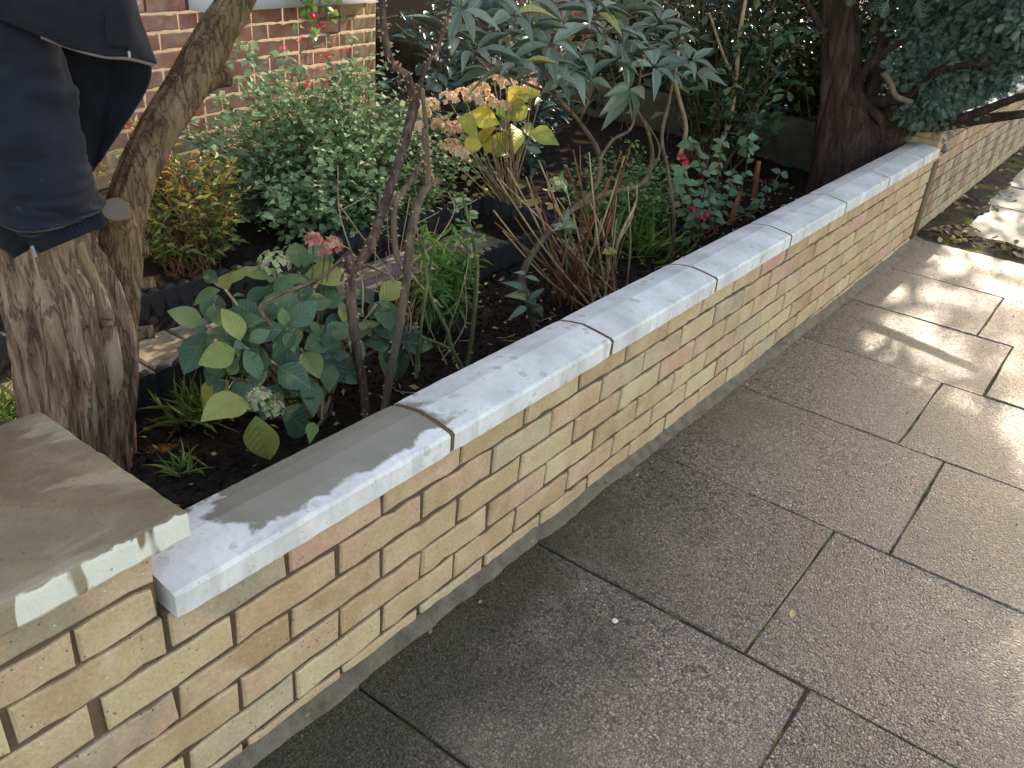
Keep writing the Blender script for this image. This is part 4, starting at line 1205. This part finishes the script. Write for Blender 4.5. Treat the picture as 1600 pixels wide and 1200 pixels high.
for (u, v) in [(735, 190), (755, 195), (775, 200), (800, 195), (745, 215), (790, 185), (815, 200), (830, 205), (805, 150), (820, 160), (760, 235), (800, 225), (750, 205), (785, 205), (735, 175), (715, 185), (845, 150), (770, 215), (825, 165), (812, 135)]:
    p = AX(u, v, XY + random.uniform(-.08, .1)); d = rnd_dir(1, -0.6, 0.4)[0]
    put_leaf(random.choice(YM), yh, p, d, np.array([0.4, -0.5, 0.7]) + RNG.normal(0, 0.3, 3), random.uniform(0.7, 1.15))
    if random.random() < 0.5: hp.append(([b0 + RNG.normal(0, 0.03, 3) * np.array([1, 1, 0]), (b0 + p) / 2, p], [0.004, 0.002]))
stems(yh, hp, M['twig'], n=8, ns=5)

# ------------------------------------------------------------------ viburnum with big ribbed leaves
vib = thing('viburnum', 'straggly viburnum with large ribbed grey green leaves over bare branches', 'shrub', AX(834, 505, -.60))
XV = -0.62
stems(vib, [([AX(836, 512, -.60), AX(826, 470, -.60), AX(815, 435, -.61), AX(838, 388, XV), AX(888, 332, XV), AX(945, 303, XV), AX(1003, 287, XV), AX(1019, 250, XV), AX(1012, 205, XV), AX(988, 160, XV)], [0.016, 0.014, 0.012, 0.011, 0.010, 0.009, 0.007, 0.006]),
            ([AX(888, 332, XV), AX(930, 292, XV), AX(936, 240, XV - .02), AX(905, 190, XV - .05), AX(870, 150, XV - .05), AX(848, 100, XV - .05), AX(840, 30, XV - .05)], [0.009, 0.008, 0.006, 0.004]),
            ([AX(936, 250, XV), AX(958, 218, XV), AX(988, 196, XV), AX(1000, 120, XV), AX(1005, 60, XV)], [0.006, 0.005, 0.003]),
            ([AX(905, 190, XV - .05), AX(925, 140, XV - .03), AX(930, 90, XV - .02)], [0.005, 0.003]),
            ([AX(870, 150, XV - .05), AX(800, 120, XV - .08), AX(745, 85, XV - .1), AX(700, 60, XV - .1)], [0.005, 0.003]),
            ([AX(1003, 287, XV), AX(1030, 240, XV), AX(1015, 200, XV), AX(960, 130, XV)], [0.005, 0.003]),
            ([AX(1000, 120, XV), AX(1060, 100, XV), AX(1085, 80, XV)], [0.004, 0.003]),
            ([AX(1048, 412, -.52), AX(1053, 345, -.52), AX(1044, 270, -.54), AX(1034, 215, -.55), AX(1045, 160, -.57), AX(1058, 90, -.6)], [0.008, 0.0075, 0.007, 0.005])], M['branch'], 'branch', 8, 40)
VM = [leaf_obj_mesh(0.15, 0.045, M['vib_leaf'], n=6, fold=f_, curl=c_, peak=0.45, tip=1.1) for f_, c_ in ((0.3, 0.2), (0.2, 0.36), (0.35, 0.1), (0.25, 0.5))]
wh = [(700, 55), (742, 30), (788, 85), (826, 50), (850, 105), (880, 38), (905, 85), (940, 55), (962, 95), (1000, 62), (1030, 35), (1052, 75), (1078, 95), (1022, 105), (920, 125), (868, 130), (770, 115), (742, 82), (962, 22), (1002, 5), (830, 0), (900, -5), (800, 25), (760, 0), (1040, 115), (1085, 115), (985, 88), (720, 15), (780, 55), (860, 70), (930, 20), (980, 50), (1060, 55), (1010, 90), (890, 110), (810, 105)]
for (u, v) in wh:
    p = AX(u, v, XV + random.uniform(-.10, .10))
    axis = unit(np.array([0.22, -0.2, 0.95]) + RNG.normal(0, 0.2, 3))
    a1 = unit(np.cross(axis, [0.2, 0.9, 0.1])); a2 = np.cross(axis, a1); ph = random.uniform(0, 6.28)
    for k in range(6):
        an = ph + k * 1.05 + random.gauss(0, 0.2)
        d = a1 * math.cos(an) + a2 * math.sin(an) + axis * random.uniform(0.0, 0.5)
        put_leaf(random.choice(VM), vib, p + unit(d) * 0.008, d, axis + RNG.normal(0, 0.2, 3), random.uniform(0.5, 0.92))
p = AX(982, 140, XV + .05)
for (du, dv_) in [(-28, 45), (30, 55), (50, 25), (-45, 10), (0, -30), (15, 60), (-35, 30)]:
    d = AX(982 + du, 140 + dv_, XV + 0.06) - p
    put_leaf(random.choice(VM), vib, p, d, (0.6, -0.6, 0.45), random.uniform(0.95, 1.15))
# young viburnum shoot at the wall
sp_ = thing('viburnum_shoot', 'young shoot with a few broad grey green leaves right behind the coping', 'plant', AX(836, 520, -.50))
stems(sp_, [([AX(836, 520, -.50), AX(822, 470, -.5), AX(818, 425, -.5)], [0.006, 0.004])], M['branch'])
for (u, v, du, dv_) in [(822, 470, -50, -18), (822, 472, 40, 0), (822, 480, -30, 14), (826, 475, 35, 30), (820, 455, -25, -30), (820, 430, -8, -12), (820, 432, 14, 4), (825, 470, 22, -18), (830, 490, 26, 16)]:
    p = AX(u, v, -.49); d = AX(u + du, v + dv_, -.47) - p
    put_leaf(random.choice(VM), sp_, p, d, (0.5, -0.5, 0.7), max(0.35, math.hypot(du, dv_) / 62))
sp2 = thing('viburnum_shoot', 'small leafy sprig among the cut back brown stems', 'plant', AX(885, 420, -.52))
stems(sp2, [([AX(885, 425, -.52), AX(884, 380, -.52), AX(882, 350, -.52)], [0.004, 0.003])], M['greenstem'])
for (du, dv_) in [(-22, 4), (30, -2), (5, -20), (36, 28), (-14, -12)]:
    p = AX(882, 356, -.52); put_leaf(random.choice(VM), sp2, p, AX(882 + du, 356 + dv_, -.51) - p, (0.5, -0.5, 0.7), math.hypot(du, dv_) / 60 + 0.1)

# ------------------------------------------------------------------ cut-back hydrangea: upright brown stems
ch = thing('cut_back_hydrangea', 'clump of upright brown cut back stems with one cream head', 'shrub', AZ(925, 470, 0.14))
b0 = np.array(ch.location)
for k in range(46):
    b = b0 + np.array([random.gauss(0, 0.05), random.gauss(0, 0.09), 0])
    tip = AX(random.uniform(840, 1000), random.uniform(225, 380), -0.56 + random.uniform(-.14, .12))
    if k % 3 == 0: tip = AX(random.uniform(770, 880), random.uniform(255, 370), -0.66)
    V, F = tube(catmull([b, (b + tip) / 2 + RNG.normal(0, 0.012, 3), tip], 10), [0.0042, 0.0035, 0.0022], 6)
    part('stem', V, F, M['twig'] if random.random() < 0.62 else M['twigred'], ch, smooth=True)
floret_head(ch, AX(870, 292, -.6), 0.032, 34, M['fl_green'], 0.013, 0.9)
cb = thing('cut_back_shrub', 'two pale curving pruned stems beside the orange sandy patch', 'shrub', AZ(955, 455, 0.14))
stems(cb, [([AZ(955, 455, 0.14), AX(965, 380, -.5), AX(992, 320, -.5), AX(995, 290, -.5)], [0.006, 0.005, 0.003]), ([AX(966, 378, -.5), AX(985, 345, -.5), AX(992, 318, -.5)], [0.004, 0.003]), ([AZ(945, 458, 0.14), AX(948, 400, -.52), AX(940, 350, -.53)], [0.005, 0.003])], M['twig'])
for (du, dv_) in [(16, -6), (-18, -4), (24, 8)]:
    p = AX(952, 395, -.5); put_leaf(YM[0], cb, p, AX(952 + du, 395 + dv_, -.49) - p, (0.4, -0.5, 0.7), 0.4)

# ------------------------------------------------------------------ fuchsia
fu = thing('fuchsia', 'fuchsia with round leaves and dangling red flowers behind the wall', 'shrub', (-0.62, 3.06, 0.14))
FM = [leaf_obj_mesh(0.052, 0.036, M['fuchsia'], n=4, fold=0.2, curl=c_, peak=0.42, tip=1.0) for c_ in (0.15, 0.35)]
b0 = np.array(fu.location)
XF = -0.58
sprays = [[(1110, 360), (1100, 290), (1090, 240), (1075, 218)], [(1115, 365), (1120, 290), (1125, 240), (1130, 222)], [(1130, 370), (1160, 290), (1168, 240), (1168, 215)], [(1100, 360), (1070, 330), (1060, 300), (1050, 280)],
          [(1120, 360), (1110, 320), (1105, 290)], [(1100, 370), (1085, 350), (1075, 385)], [(1140, 370), (1180, 330), (1190, 310), (1220, 270)], [(1180, 330), (1200, 345), (1215, 330)], [(1110, 370), (1140, 300), (1145, 265)], [(1095, 360), (1080, 310), (1065, 260)], [(1190, 340), (1180, 365), (1190, 385)], [(1120, 350), (1095, 330), (1075, 315)]]
hp = []
for s_ in sprays:
    Q = [AX(u, v, XF + random.uniform(-.05, .05)) for u, v in s_]
    hp.append(([b0 + RNG.normal(0, 0.02, 3) * np.array([1, 1, 0])] + Q, [0.004, 0.002]))
    C = catmull(Q, 12)
    for i in range(2, 12):
        for sgn in (-1, 1):
            if random.random() < 0.12: continue
            d = unit(np.array([0.7, 0.7, 0]) * sgn + RNG.normal(0, 0.5, 3) + np.array([0, 0, -0.2]))
            put_leaf(random.choice(FM), fu, C[i], d, np.array([0.45, -0.5, 0.7]) + RNG.normal(0, 0.25, 3), random.uniform(0.6, 1.15))
stems(fu, hp, M['twigred'], n=12, ns=5)
for (u, v) in [(1066, 240), (1072, 250), (1093, 333), (1100, 338), (1105, 330), (1084, 322)]:
    p = AX(u, v, XF + .05); n = 8
    V, F, T = scatter(np.repeat(p[None], n, 0), rnd_dir(n, -1, -0.5), rnd_dir(n, -.3, .3), RNG.uniform(0.02, 0.035, n), 0.012, leaf_tpl(3, 0.4, 0.1)); part('flower', V, F, M['fl_red'], fu, tint=T)
# pruned stubs of older wood
for lab, (u0, v0, u1, v1) in {'short sawn brown stump beside the fuchsia': (1140, 345, 1158, 300), 'upright sawn russet stump left of the conifer': (1178, 300, 1186, 252)}.items():
    t = thing('pruned_stump', lab, 'stump', AX(u0, v0, -.6))
    V, F = tube(catmull([AX(u0, v0 + 8, -.6), AX((u0 + u1) / 2, (v0 + v1) / 2, -.6), AX(u1, v1, -.6)], 14), [0.016, 0.013, 0.012], 12, rfun=bark_fun(0.3, 1.4, u0)); part('wood', V, F, M['twigred'], t, smooth=True)

# low weeds between
tips = ell_tips(150, (-0.95, 2.95, 0.32), (0.26, 0.42, 0.2), 0.3)
bush('leafy_weeds', 'sprawling green weeds below the viburnum branches', 'plant', (-0.92, 2.95, 0.14), tips, M['weed'], M['greenstem'], (0.016, 0.034), 0.6, 14, 0.3, 0.12, 0.0018, leaf_tpl(2, 0.2, 0.2), jitter=0.05)
tips = ell_tips(60, (-1.58, 2.15, 0.34), (0.16, 0.3, 0.13), 0.3)
bush('leafy_weeds', 'light green creeping weeds spilling over the black edging', 'plant', (-1.5, 2.1, 0.21), tips, M['weed'], M['greenstem'], (0.016, 0.03), 0.6, 16, 0.3, 0.1, 0.0018, leaf_tpl(2, 0.2, 0.2), jitter=0.05)

# ------------------------------------------------------------------ evergreen shrubs at the back
tips = np.concatenate([ell_tips(130, (-2.05, 3.35, 0.75), (0.5, 0.6, 0.55), 0.35), ell_tips(70, (-1.75, 3.1, 0.55), (0.4, 0.5, 0.35), 0.3)])
bush('laurel_shrub', 'dark evergreen shrub with pointed leaves beside the bay corner', 'shrub', (-2.0, 3.35, 0.15), tips, M['laurel'], M['branch'], (0.06, 0.10), 0.42, 12, 0.3, 0.1, 0.005, leaf_tpl(3, 0.25, 0.35), jitter=0.06)
XC = -1.2
cam_ = bush('camellia', 'dark camellia with pale crooked branches near the conifer', 'shrub', (-1.12, 4.25, 0.15), np.concatenate([ell_tips(120, (-1.25, 4.35, 1.15), (0.55, 0.55, 0.45), 0.3), ell_tips(50, (-1.0, 4.2, 0.75), (0.4, 0.4, 0.35), 0.3)]), M['dark_leaf'], M['branch'], (0.05, 0.085), 0.5, 14, 0.35, 0.06, 0.005, leaf_tpl(3, 0.25, 0.25), jitter=0.06)
XC = -1.0
stems(cam_, [([AX(1120, 235, XC), AX(1140, 190, XC), AX(1150, 120, XC), AX(1155, 60, XC), AX(1165, 0, XC)], [0.016, 0.014, 0.012, 0.01]), ([AX(1150, 130, XC), AX(1128, 80, XC), AX(1108, 20, XC)], [0.008, 0.006]), ([AX(1060, 250, XC), AX(1072, 200, XC), AX(1055, 120, XC), AX(1070, 40, XC)], [0.012, 0.010, 0.008]), ([AX(1140, 190, XC), AX(1165, 150, XC), AX(1200, 90, XC)], [0.006, 0.004])], M['twig'], 'branch', 8, 24)
tips = np.concatenate([ell_tips(120, (-2.2, 5.6, 0.9), (0.9, 0.5, 0.8), 0.3), ell_tips(120, (-0.95, 5.5, 0.95), (0.7, 0.45, 0.85), 0.3)])
bush('evergreen_hedge', 'dark leafy hedge behind the grey rendered wall', 'hedge', (-1.5, 5.6, 0.09), tips, M['dark_leaf'], M['branch'], (0.07, 0.12), 0.55, 34, 0.2, 0.5, 0.005, leaf_tpl(2, 0.25, 0.25), jitter=0.12)
tips = ell_tips(200, (-2.6, 7.6, 1.3), (1.5, 0.9, 1.6), 0.3)
bush('garden_tree', 'lighter green tree glimpsed between the conifer limbs', 'tree', (-2.4, 7.6, 0.09), tips, M['weed'], M['branch'], (0.07, 0.11), 0.5, 22, 0.2, 0.2, 0.008, leaf_tpl(2, 0.25, 0.25), jitter=0.12)
tips = np.concatenate([ell_tips(70, (-0.45, 5.5 + 0.9 * k, 0.75), (0.42, 0.55, 0.5), 0.4) for k in range(5)])
bush('added_shade_hedge', 'dark hedge added behind the striped wall to shade the paving', 'hedge', (-0.6, 7.3, 0.09), tips, M['dark_leaf'], M['branch'], (0.04, 0.07), 0.55, 20, 0.75, 1.0, 0.004, leaf_tpl(2, 0.25, 0.25), jitter=0.1, maxstems=30, sxf=0.05, bow=0.1)  # hedge added here to block low sun from the paving nearest the wall
# pelargonium on the sill
pe = thing('pelargonium', 'trailing pelargonium with red flowers hanging from the white sill', 'plant', AX(500, -25, -2.58))
n = 60; c = AX(500, 5, -2.52)
P = c + RNG.normal(0, 1, (n, 3)) * np.array([0.03, 0.06, 0.07])
V, F, T = scatter(P, rnd_dir(n, -1, 0.5), rnd_dir(n, 0, 1), RNG.uniform(0.03, 0.05, n), 0.04, leaf_tpl(3, 0.15, 0.2, 0.6, 0.7)); part('foliage', V, F, M['weed'], pe, tint=T)
stems(pe, [([AX(500, -30, -2.55), AX(500, 0, -2.52), AX(498, 35, -2.52)], [0.005, 0.003])], M['greenstem'])
for (u, v) in [(488, 24), (492, 28), (498, 40)]:
    q = AX(u, v, -2.48); m_ = 8; V, F, T = scatter(q + RNG.normal(0, 0.008, (m_, 3)), rnd_dir(m_), rnd_dir(m_), 0.022, 0.018, leaf_tpl(2)); part('flower', V, F, M['fl_red'], pe, tint=T)

# ------------------------------------------------------------------ conifer overhanging the end of the wall
con = thing('conifer', 'blue green conifer with dark fluted trunk overhanging the end of the wall', 'tree', (-0.50, 4.42, 0.12))
def yp(u, v, y=4.42): return AY(u, v, y)
V, F = tube(catmull([yp(1325, 330), yp(1325, 270), yp(1322, 200), yp(1316, 120), yp(1312, 50), yp(1310, -40), yp(1320, -250), np.array([-0.45, 4.6, 2.6]), np.array([-0.3, 4.8, 4.0])], 110), [0.24, 0.19, 0.15, 0.10, 0.085, 0.085, 0.08, 0.06, 0.02], 64, rfun=bark_fun(0.30, 2.2, 5.0))
part('trunk', V, F, M['barkdark'], con, smooth=True)
limbs = [([(1335, 270), (1380, 190), (1420, 120), (1450, 40), (1480, -60)], 0.075), ([(1350, 250), (1400, 215), (1440, 180), (1500, 120), (1580, 60)], 0.06), ([(1330, 220), (1365, 130), (1380, 60), (1400, -40)], 0.05), ([(1345, 250), (1400, 200), (1470, 195), (1540, 185), (1660, 170)], 0.045),
         ([(1380, 190), (1340, 140), (1370, 90), (1420, 60)], 0.03), ([(1360, 160), (1420, 150), (1470, 110), (1540, 100)], 0.03), ([(1310, 100), (1290, 60), (1270, 20), (1240, -20)], 0.025), ([(1470, 195), (1530, 175), (1600, 150), (1680, 140)], 0.025)]
LB = []
for pts, r0 in limbs:
    Y0 = 4.42; Q = []
    for i, (u, v) in enumerate(pts):
        Q.append(AY(u, v, Y0 + 0.10 * i * (1 if r0 > 0.03 else -0.6)))
    C = catmull(Q, 40); LB.append(C)
    V, F = tube(C, [r0, r0 * 0.75, r0 * 0.4], 16, rfun=bark_fun(0.3, 1.4, r0 * 100)); part('limb', V, F, M['barkdark'], con, smooth=True)
V, F = tube(catmull([AY(1380, 115, 4.1), AY(1392, 130, 4.1), AY(1400, 150, 4.12), AY(1425, 160, 4.15)], 16), [0.012, 0.014, 0.014], 8); part('limb', V, F, M['branch'], con, smooth=True)
# fronds: short feathery sprays
def frond_tpl():
    V = []; F = []
    def q(a_, b_, w):
        a_, b_ = np.array(a_, float), np.array(b_, float); d = b_ - a_; nn = np.array([-d[1], d[0], 0]); nn = nn / (np.linalg.norm(nn) + 1e-9) * w
        k = len(V); V.extend([a_ - nn, b_ - nn * 0.4, b_ + nn * 0.4, a_ + nn]); F.append((k, k + 1, k + 2, k + 3))
    q((0, 0, 0), (0, 1, -0.1), 0.05)
    for t, l in ((0.2, 0.42), (0.38, 0.45), (0.55, 0.38), (0.72, 0.28), (0.86, 0.18)):
        for s_ in (-1, 1): q((0, t, -0.1 * t), (s_ * l * 0.75, t + l * 0.65, 0.06 * s_), 0.055)
    return np.array(V), np.array(F)
FT = frond_tpl()
def fronds(centers, rad, per, L=(0.05, 0.09)):
    P = []; D = []
    for c in centers:
        k = per; off = RNG.normal(0, 1, (k, 3)) * np.array(rad); P.append(c + off); D.append(unit(off + RNG.normal(0, 0.03, (k, 3))) + np.array([0.15, -0.1, -0.15]))
    P = np.concatenate(P); D = np.concatenate(D); n = len(P)
    l = RNG.uniform(L[0], L[1], n)
    tint = np.clip(np.repeat(RNG.normal(0.5, 0.2, len(centers)), per) + RNG.normal(0, 0.15, n), 0, 0.97); tint[RNG.random(n) < 0.012] = 1.0
    return scatter(P, D, rnd_dir(n, -0.3, 1.0), l, l, FT, tint)
cs = []
for (u, v, y, sp, k) in [(1540, 30, 4.5, 0.12, 22), (1590, 60, 4.5, 0.10, 22), (1500, 80, 4.5, 0.10, 20), (1470, 40, 4.6, 0.10, 14), (1540, 90, 4.55, 0.06, 14), (1490, 130, 4.5, 0.06, 14), (1450, 120, 4.4, 0.05, 8), (1470, 160, 4.45, 0.03, 8), (1520, 115, 4.5, 0.05, 10), (1590, 10, 4.6, 0.14, 16), (1440, 165, 4.5, 0.035, 5), (1500, 10, 4.8, 0.15, 14), (1440, 20, 4.6, 0.07, 5), (1650, 30, 4.6, 0.12, 20), (1700, 20, 4.7, 0.14, 16), (1600, -60, 4.6, 0.2, 18), (1500, -70, 4.6, 0.2, 16), (1420, 90, 4.6, 0.05, 4)]:
    for _ in range(k): cs.append(AY(u, v, y) + RNG.normal(0, sp, 3) * np.array([1, 1, 0.7]))
V, F, T = fronds(cs, (0.045, 0.045, 0.04), 95, (0.025, 0.055))
o = part('crown', V, F, M['conifer'], con, tint=T); o['kind'] = 'stuff'
# the high crown above the frame, dense, which shades the wall from the low sun
cs = ell_tips(500, (-0.26, 5.0, 2.75), (1.08, 1.1, 1.75), 0.2)
V, F, T = fronds(cs, (0.12, 0.12, 0.11), 52, (0.07, 0.12))
o = part('upper_crown', V, F, M['conifer'], con, tint=T); o['kind'] = 'stuff'

# ------------------------------------------------------------------ fallen leaves, litter, moss
def ground_pts(fx, fy):
    def f(N):
        x, y = fx(N), fy(N); return np.column_stack([x, y, [gz(b_) + 0.002 for b_ in y]])
    return f
P = ground_pts(lambda N: np.abs(RNG.normal(0.0, 0.16, N)) + 0.0, lambda N: RNG.uniform(4.75, 9.0, N))(130)
k = 55; P[:k, 0] = RNG.uniform(0.02, 0.6, k); P[:k, 1] = RNG.normal(4.98, 0.1, k)
V, F, T = scatter(P + [0, 0, 0.006], rnd_dir(len(P), -0.1, 0.15), rnd_dir(len(P), 0.6, 1), RNG.uniform(0.025, 0.06, len(P)), 0.03, leaf_tpl(3, 0.3, -0.3, 0.5, 0.9))
o = part('leaf_litter', V, F, M['dead_leaf'], tint=T); tag(o, 'scattered dry leaves along the foot of the striped wall', 'leaves', kind='stuff')
M['moss'] = simple('moss', lin(96, 104, 44), 0.95, 0.1, 0.5, 40, 0.8, 0.006, c2=lin(62, 58, 40))
V = []; gx = np.arange(-0.01, 0.56, 0.015); gy = np.arange(4.74, 9.2, 0.02)
for x in gx:
    for y in gy:
        wid = 0.15 + 0.14 * mnoise.noise(Vector((1, y * 2, 0))) if y > 5.08 else 0.6
        h = 0.006 + 0.010 * mnoise.noise(Vector((x * 9, y * 9, 2))) + 0.005 * mnoise.noise(Vector((x * 40, y * 40, 2)))
        if x > wid: h = -0.02
        if y < 4.84: h = h * 0.3 - 0.004 - 0.012 * (4.84 - y) / 0.1
        V.append((x, y, gz(y) + h))
n2 = len(gy); a_ = (np.arange(len(gx) - 1)[:, None] * n2 + np.arange(n2 - 1)[None, :]).ravel()
F = np.stack([a_, a_ + n2, a_ + n2 + 1, a_ + 1], -1)
def litter_mat():
    m = Mat('mossy_dirt', 0.95, 0.1); p = m.n('NewGeometry').outputs['Position']
    f = m.noise(80, 5, 0.7, vec=p); n = m.noise(6, 4, vec=p)
    c = m.mix(m.step(f, 0.3, 0.75), lin(40, 33, 27), lin(92, 79, 64)); c = m.mix(m.math('MULTIPLY', m.step(n, 0.54, 0.64), 0.7), c, m.mix(f, lin(70, 80, 34), lin(124, 130, 60)))
    m.color(c); m.bump(f, 0.9, 0.006); return m.m
o = part('mossy_margin', V, F, litter_mat(), smooth=True); tag(o, kind='structure')
# garden litter
n = 700; x = -0.12 - 1.0 * RNG.random(n); y = RNG.uniform(0.2, 4.4, n); ok = ~((x < -0.95) & (y < 2.5)); x, y = x[ok], y[ok]
P = np.column_stack([x, y, [soil_z(a_, b_) + 0.012 for a_, b_ in zip(x, y)]])
V, F, T = scatter(P, rnd_dir(len(P), -0.2, 0.3), rnd_dir(len(P), 0.5, 1), RNG.uniform(0.012, 0.03, len(P)), 0.012, leaf_tpl(2, 0.3, -0.2))
o = part('leaf_litter', V, F, M['dead_leaf'], tint=T); tag(o, 'small dry leaf scraps on the dark soil bed', 'leaves', kind='stuff')
n = 90; P = np.column_stack([RNG.uniform(-1.75, -0.95, n), RNG.normal(2.75, 0.12, n), np.full(n, 0.2)])
P[:, 2] = [soil_z(a_, b_) + 0.01 for a_, b_ in P[:, :2]]
V, F, T = scatter(P, rnd_dir(n, -0.1, 0.2), rnd_dir(n, 0.6, 1), RNG.uniform(0.03, 0.07, n), 0.035, leaf_tpl(3, 0.2, -0.15)); o = part('leaf_litter', V, F, M['dead_leaf'], tint=np.clip(T * 0.4 + 0.6, 0, 1)); tag(o, 'yellow fallen leaves on soil at the end of the path', 'leaves', kind='stuff')
# pebble on the pavement
V, F = crumbs(1, lambda n: np.array([[0.318, 0.86, gz(0.86) + 0.004]]), 0.014, 0.015, None, '', flat=0.5)
o = part('pebble', V, F, M['pebble'], origin=(0.318, 0.86, gz(0.86)), smooth=True); md = o.modifiers.new('s', 'SUBSURF'); md.levels = 2; md.render_levels = 2
tag(o, 'small white pebble lying on the dark paving slab', 'pebble')

# twigs, grit and odd leaves
tw = []
for k in range(120):
    x, y = -0.15 - 0.8 * random.random(), random.uniform(0.2, 4.2); z = soil_z(x, y) + 0.012; a_ = random.uniform(0, 6.28); l = random.uniform(0.03, 0.1)
    p0 = np.array([x, y, z]); p1 = p0 + np.array([math.cos(a_) * l, math.sin(a_) * l, random.uniform(-0.004, 0.02)])
    if p1[0] > -0.16: continue
    tw.append(tubeq(catmull([p0, (p0 + p1) / 2 + RNG.normal(0, 0.006, 3), p1], 5), [0.0018, 0.001], 4))
V, F, _ = cat_geo(tw); o = part('twig_litter', V, F, M['twig']); tag(o, 'broken dry twigs strewn over the dark soil', 'twigs', kind='stuff')
V, F = crumbs(420, lambda N: (lambda x, y: np.column_stack([x, y, [gz(b_) + 0.0015 for b_ in y]]))(np.where(RNG.random(N) < 0.55, 0.03 + np.abs(RNG.normal(0, 0.03, N)), RNG.uniform(0.05, 1.6, N)), RNG.uniform(-0.2, 4.7, N)), 0.001, 0.004, None, '')
o = part('grit', V, F, M['fillet']); tag(o, 'fine grit scattered over the paving', 'grit', kind='stuff')
for k, (x, y, lab) in enumerate([(0.07, 2.95, 'curled brown leaf at the foot of the brick wall'), (0.62, 1.15, 'small tan leaf scrap lying on the paving by a joint'), (0.5, 4.5, 'pale dry leaf near the mossy end of the paving')]):
    V, F, T = scatter([(x, y, gz(y) + 0.004)], [(math.cos(k * 2), math.sin(k * 2), 0.1)], [(0.1, 0.2, 1)], 0.022, 0.014, leaf_tpl(4, 0.4, -0.3)); o = part('dead_leaf', V, F, M['dead_leaf'], tint=T, origin=(x, y, gz(y))); tag(o, lab, 'leaf')
# slender bare shoots among the roses and behind
sh = thing('bare_shoots', 'thin grey bare shoots standing between the rose canes and the wallflower', 'shrub', AZ(640, 560, 0.15))
for k in range(11):
    u0, v0 = random.uniform(600, 700), random.uniform(540, 580); u1, v1 = u0 + random.uniform(-60, 60), random.uniform(290, 430)
    b = AZ(u0, v0, 0.15); t_ = AX(u1, v1, b[0] - 0.05)
    stems(sh, [([b, (b + t_) / 2 + RNG.normal(0, 0.02, 3), t_], [0.0026, 0.0018, 0.001])], M['twig'], n=14, ns=5)
    if k % 2 == 0:
        m_ = (b + t_) / 2; stems(sh, [([m_, m_ + np.array([random.uniform(-.05, .05), random.uniform(-.05, .05), 0.08])], [0.0014, 0.0008])], M['twig'], n=6, ns=5)
# unseen broad tree added down the street to break up the low sunlight
ft = bush('added_shade_tree', 'added unseen leafy tree breaking up the low sunlight', 'tree', (-1.6, 14.0, 0.09), np.concatenate([ell_tips(60, (-0.7, 14.0, 5.0), (2.1, 1.6, 2.5), 0.3), ell_tips(8, (0.3, 13.5, 3.8), (0.7, 1.0, 0.8), 0.3)]), M['weed'], M['branch'], (0.14, 0.24), 0.75, 20, 0.6, 0.08, 0.02, leaf_tpl(2, 0.2, 0.2), jitter=0.6)
V, F = tube(catmull([(-1.6, 14, 0.0), (-1.5, 14, 1.5), (-1.2, 14, 3.2), (-1.0, 14, 5.0)], 24), [0.2, 0.16, 0.12, 0.06], 14); part('trunk', V, F, M['bark2'], ft, smooth=True)

V, F = tube(catmull([AZ(1478, 352, -0.042), AZ(1495, 352, -0.036), AZ(1515, 354, -0.036), AZ(1532, 362, -0.042)], 16), [0.004, 0.005, 0.004], 6)
o = part('rubber_strip', V, F, M['drain'], origin=AZ(1505, 355, -0.045), smooth=True); tag(o, 'short black curved rubber strip on the dirt at the paving end', 'strip')

n = 60; P = np.column_stack([0.012 + np.abs(RNG.normal(0, 0.03, n)), RNG.uniform(0.0, 4.7, n), np.zeros(n)]); P[:, 2] = [gz(b_) + 0.014 - 0.15 * max(0, min(0.06, a_)) for a_, b_ in P[:, :2]]
V, F, T = scatter(P, rnd_dir(n, -0.2, 0.2), rnd_dir(n, 0.6, 1), RNG.uniform(0.006, 0.016, n), 0.008, leaf_tpl(3, 0.3, -0.2)); o = part('leaf_litter', V, F, M['dead_leaf'], tint=T * 0.7); tag(o, 'tiny leaf scraps caught along the foot of the yellow wall', 'leaves', kind='stuff')
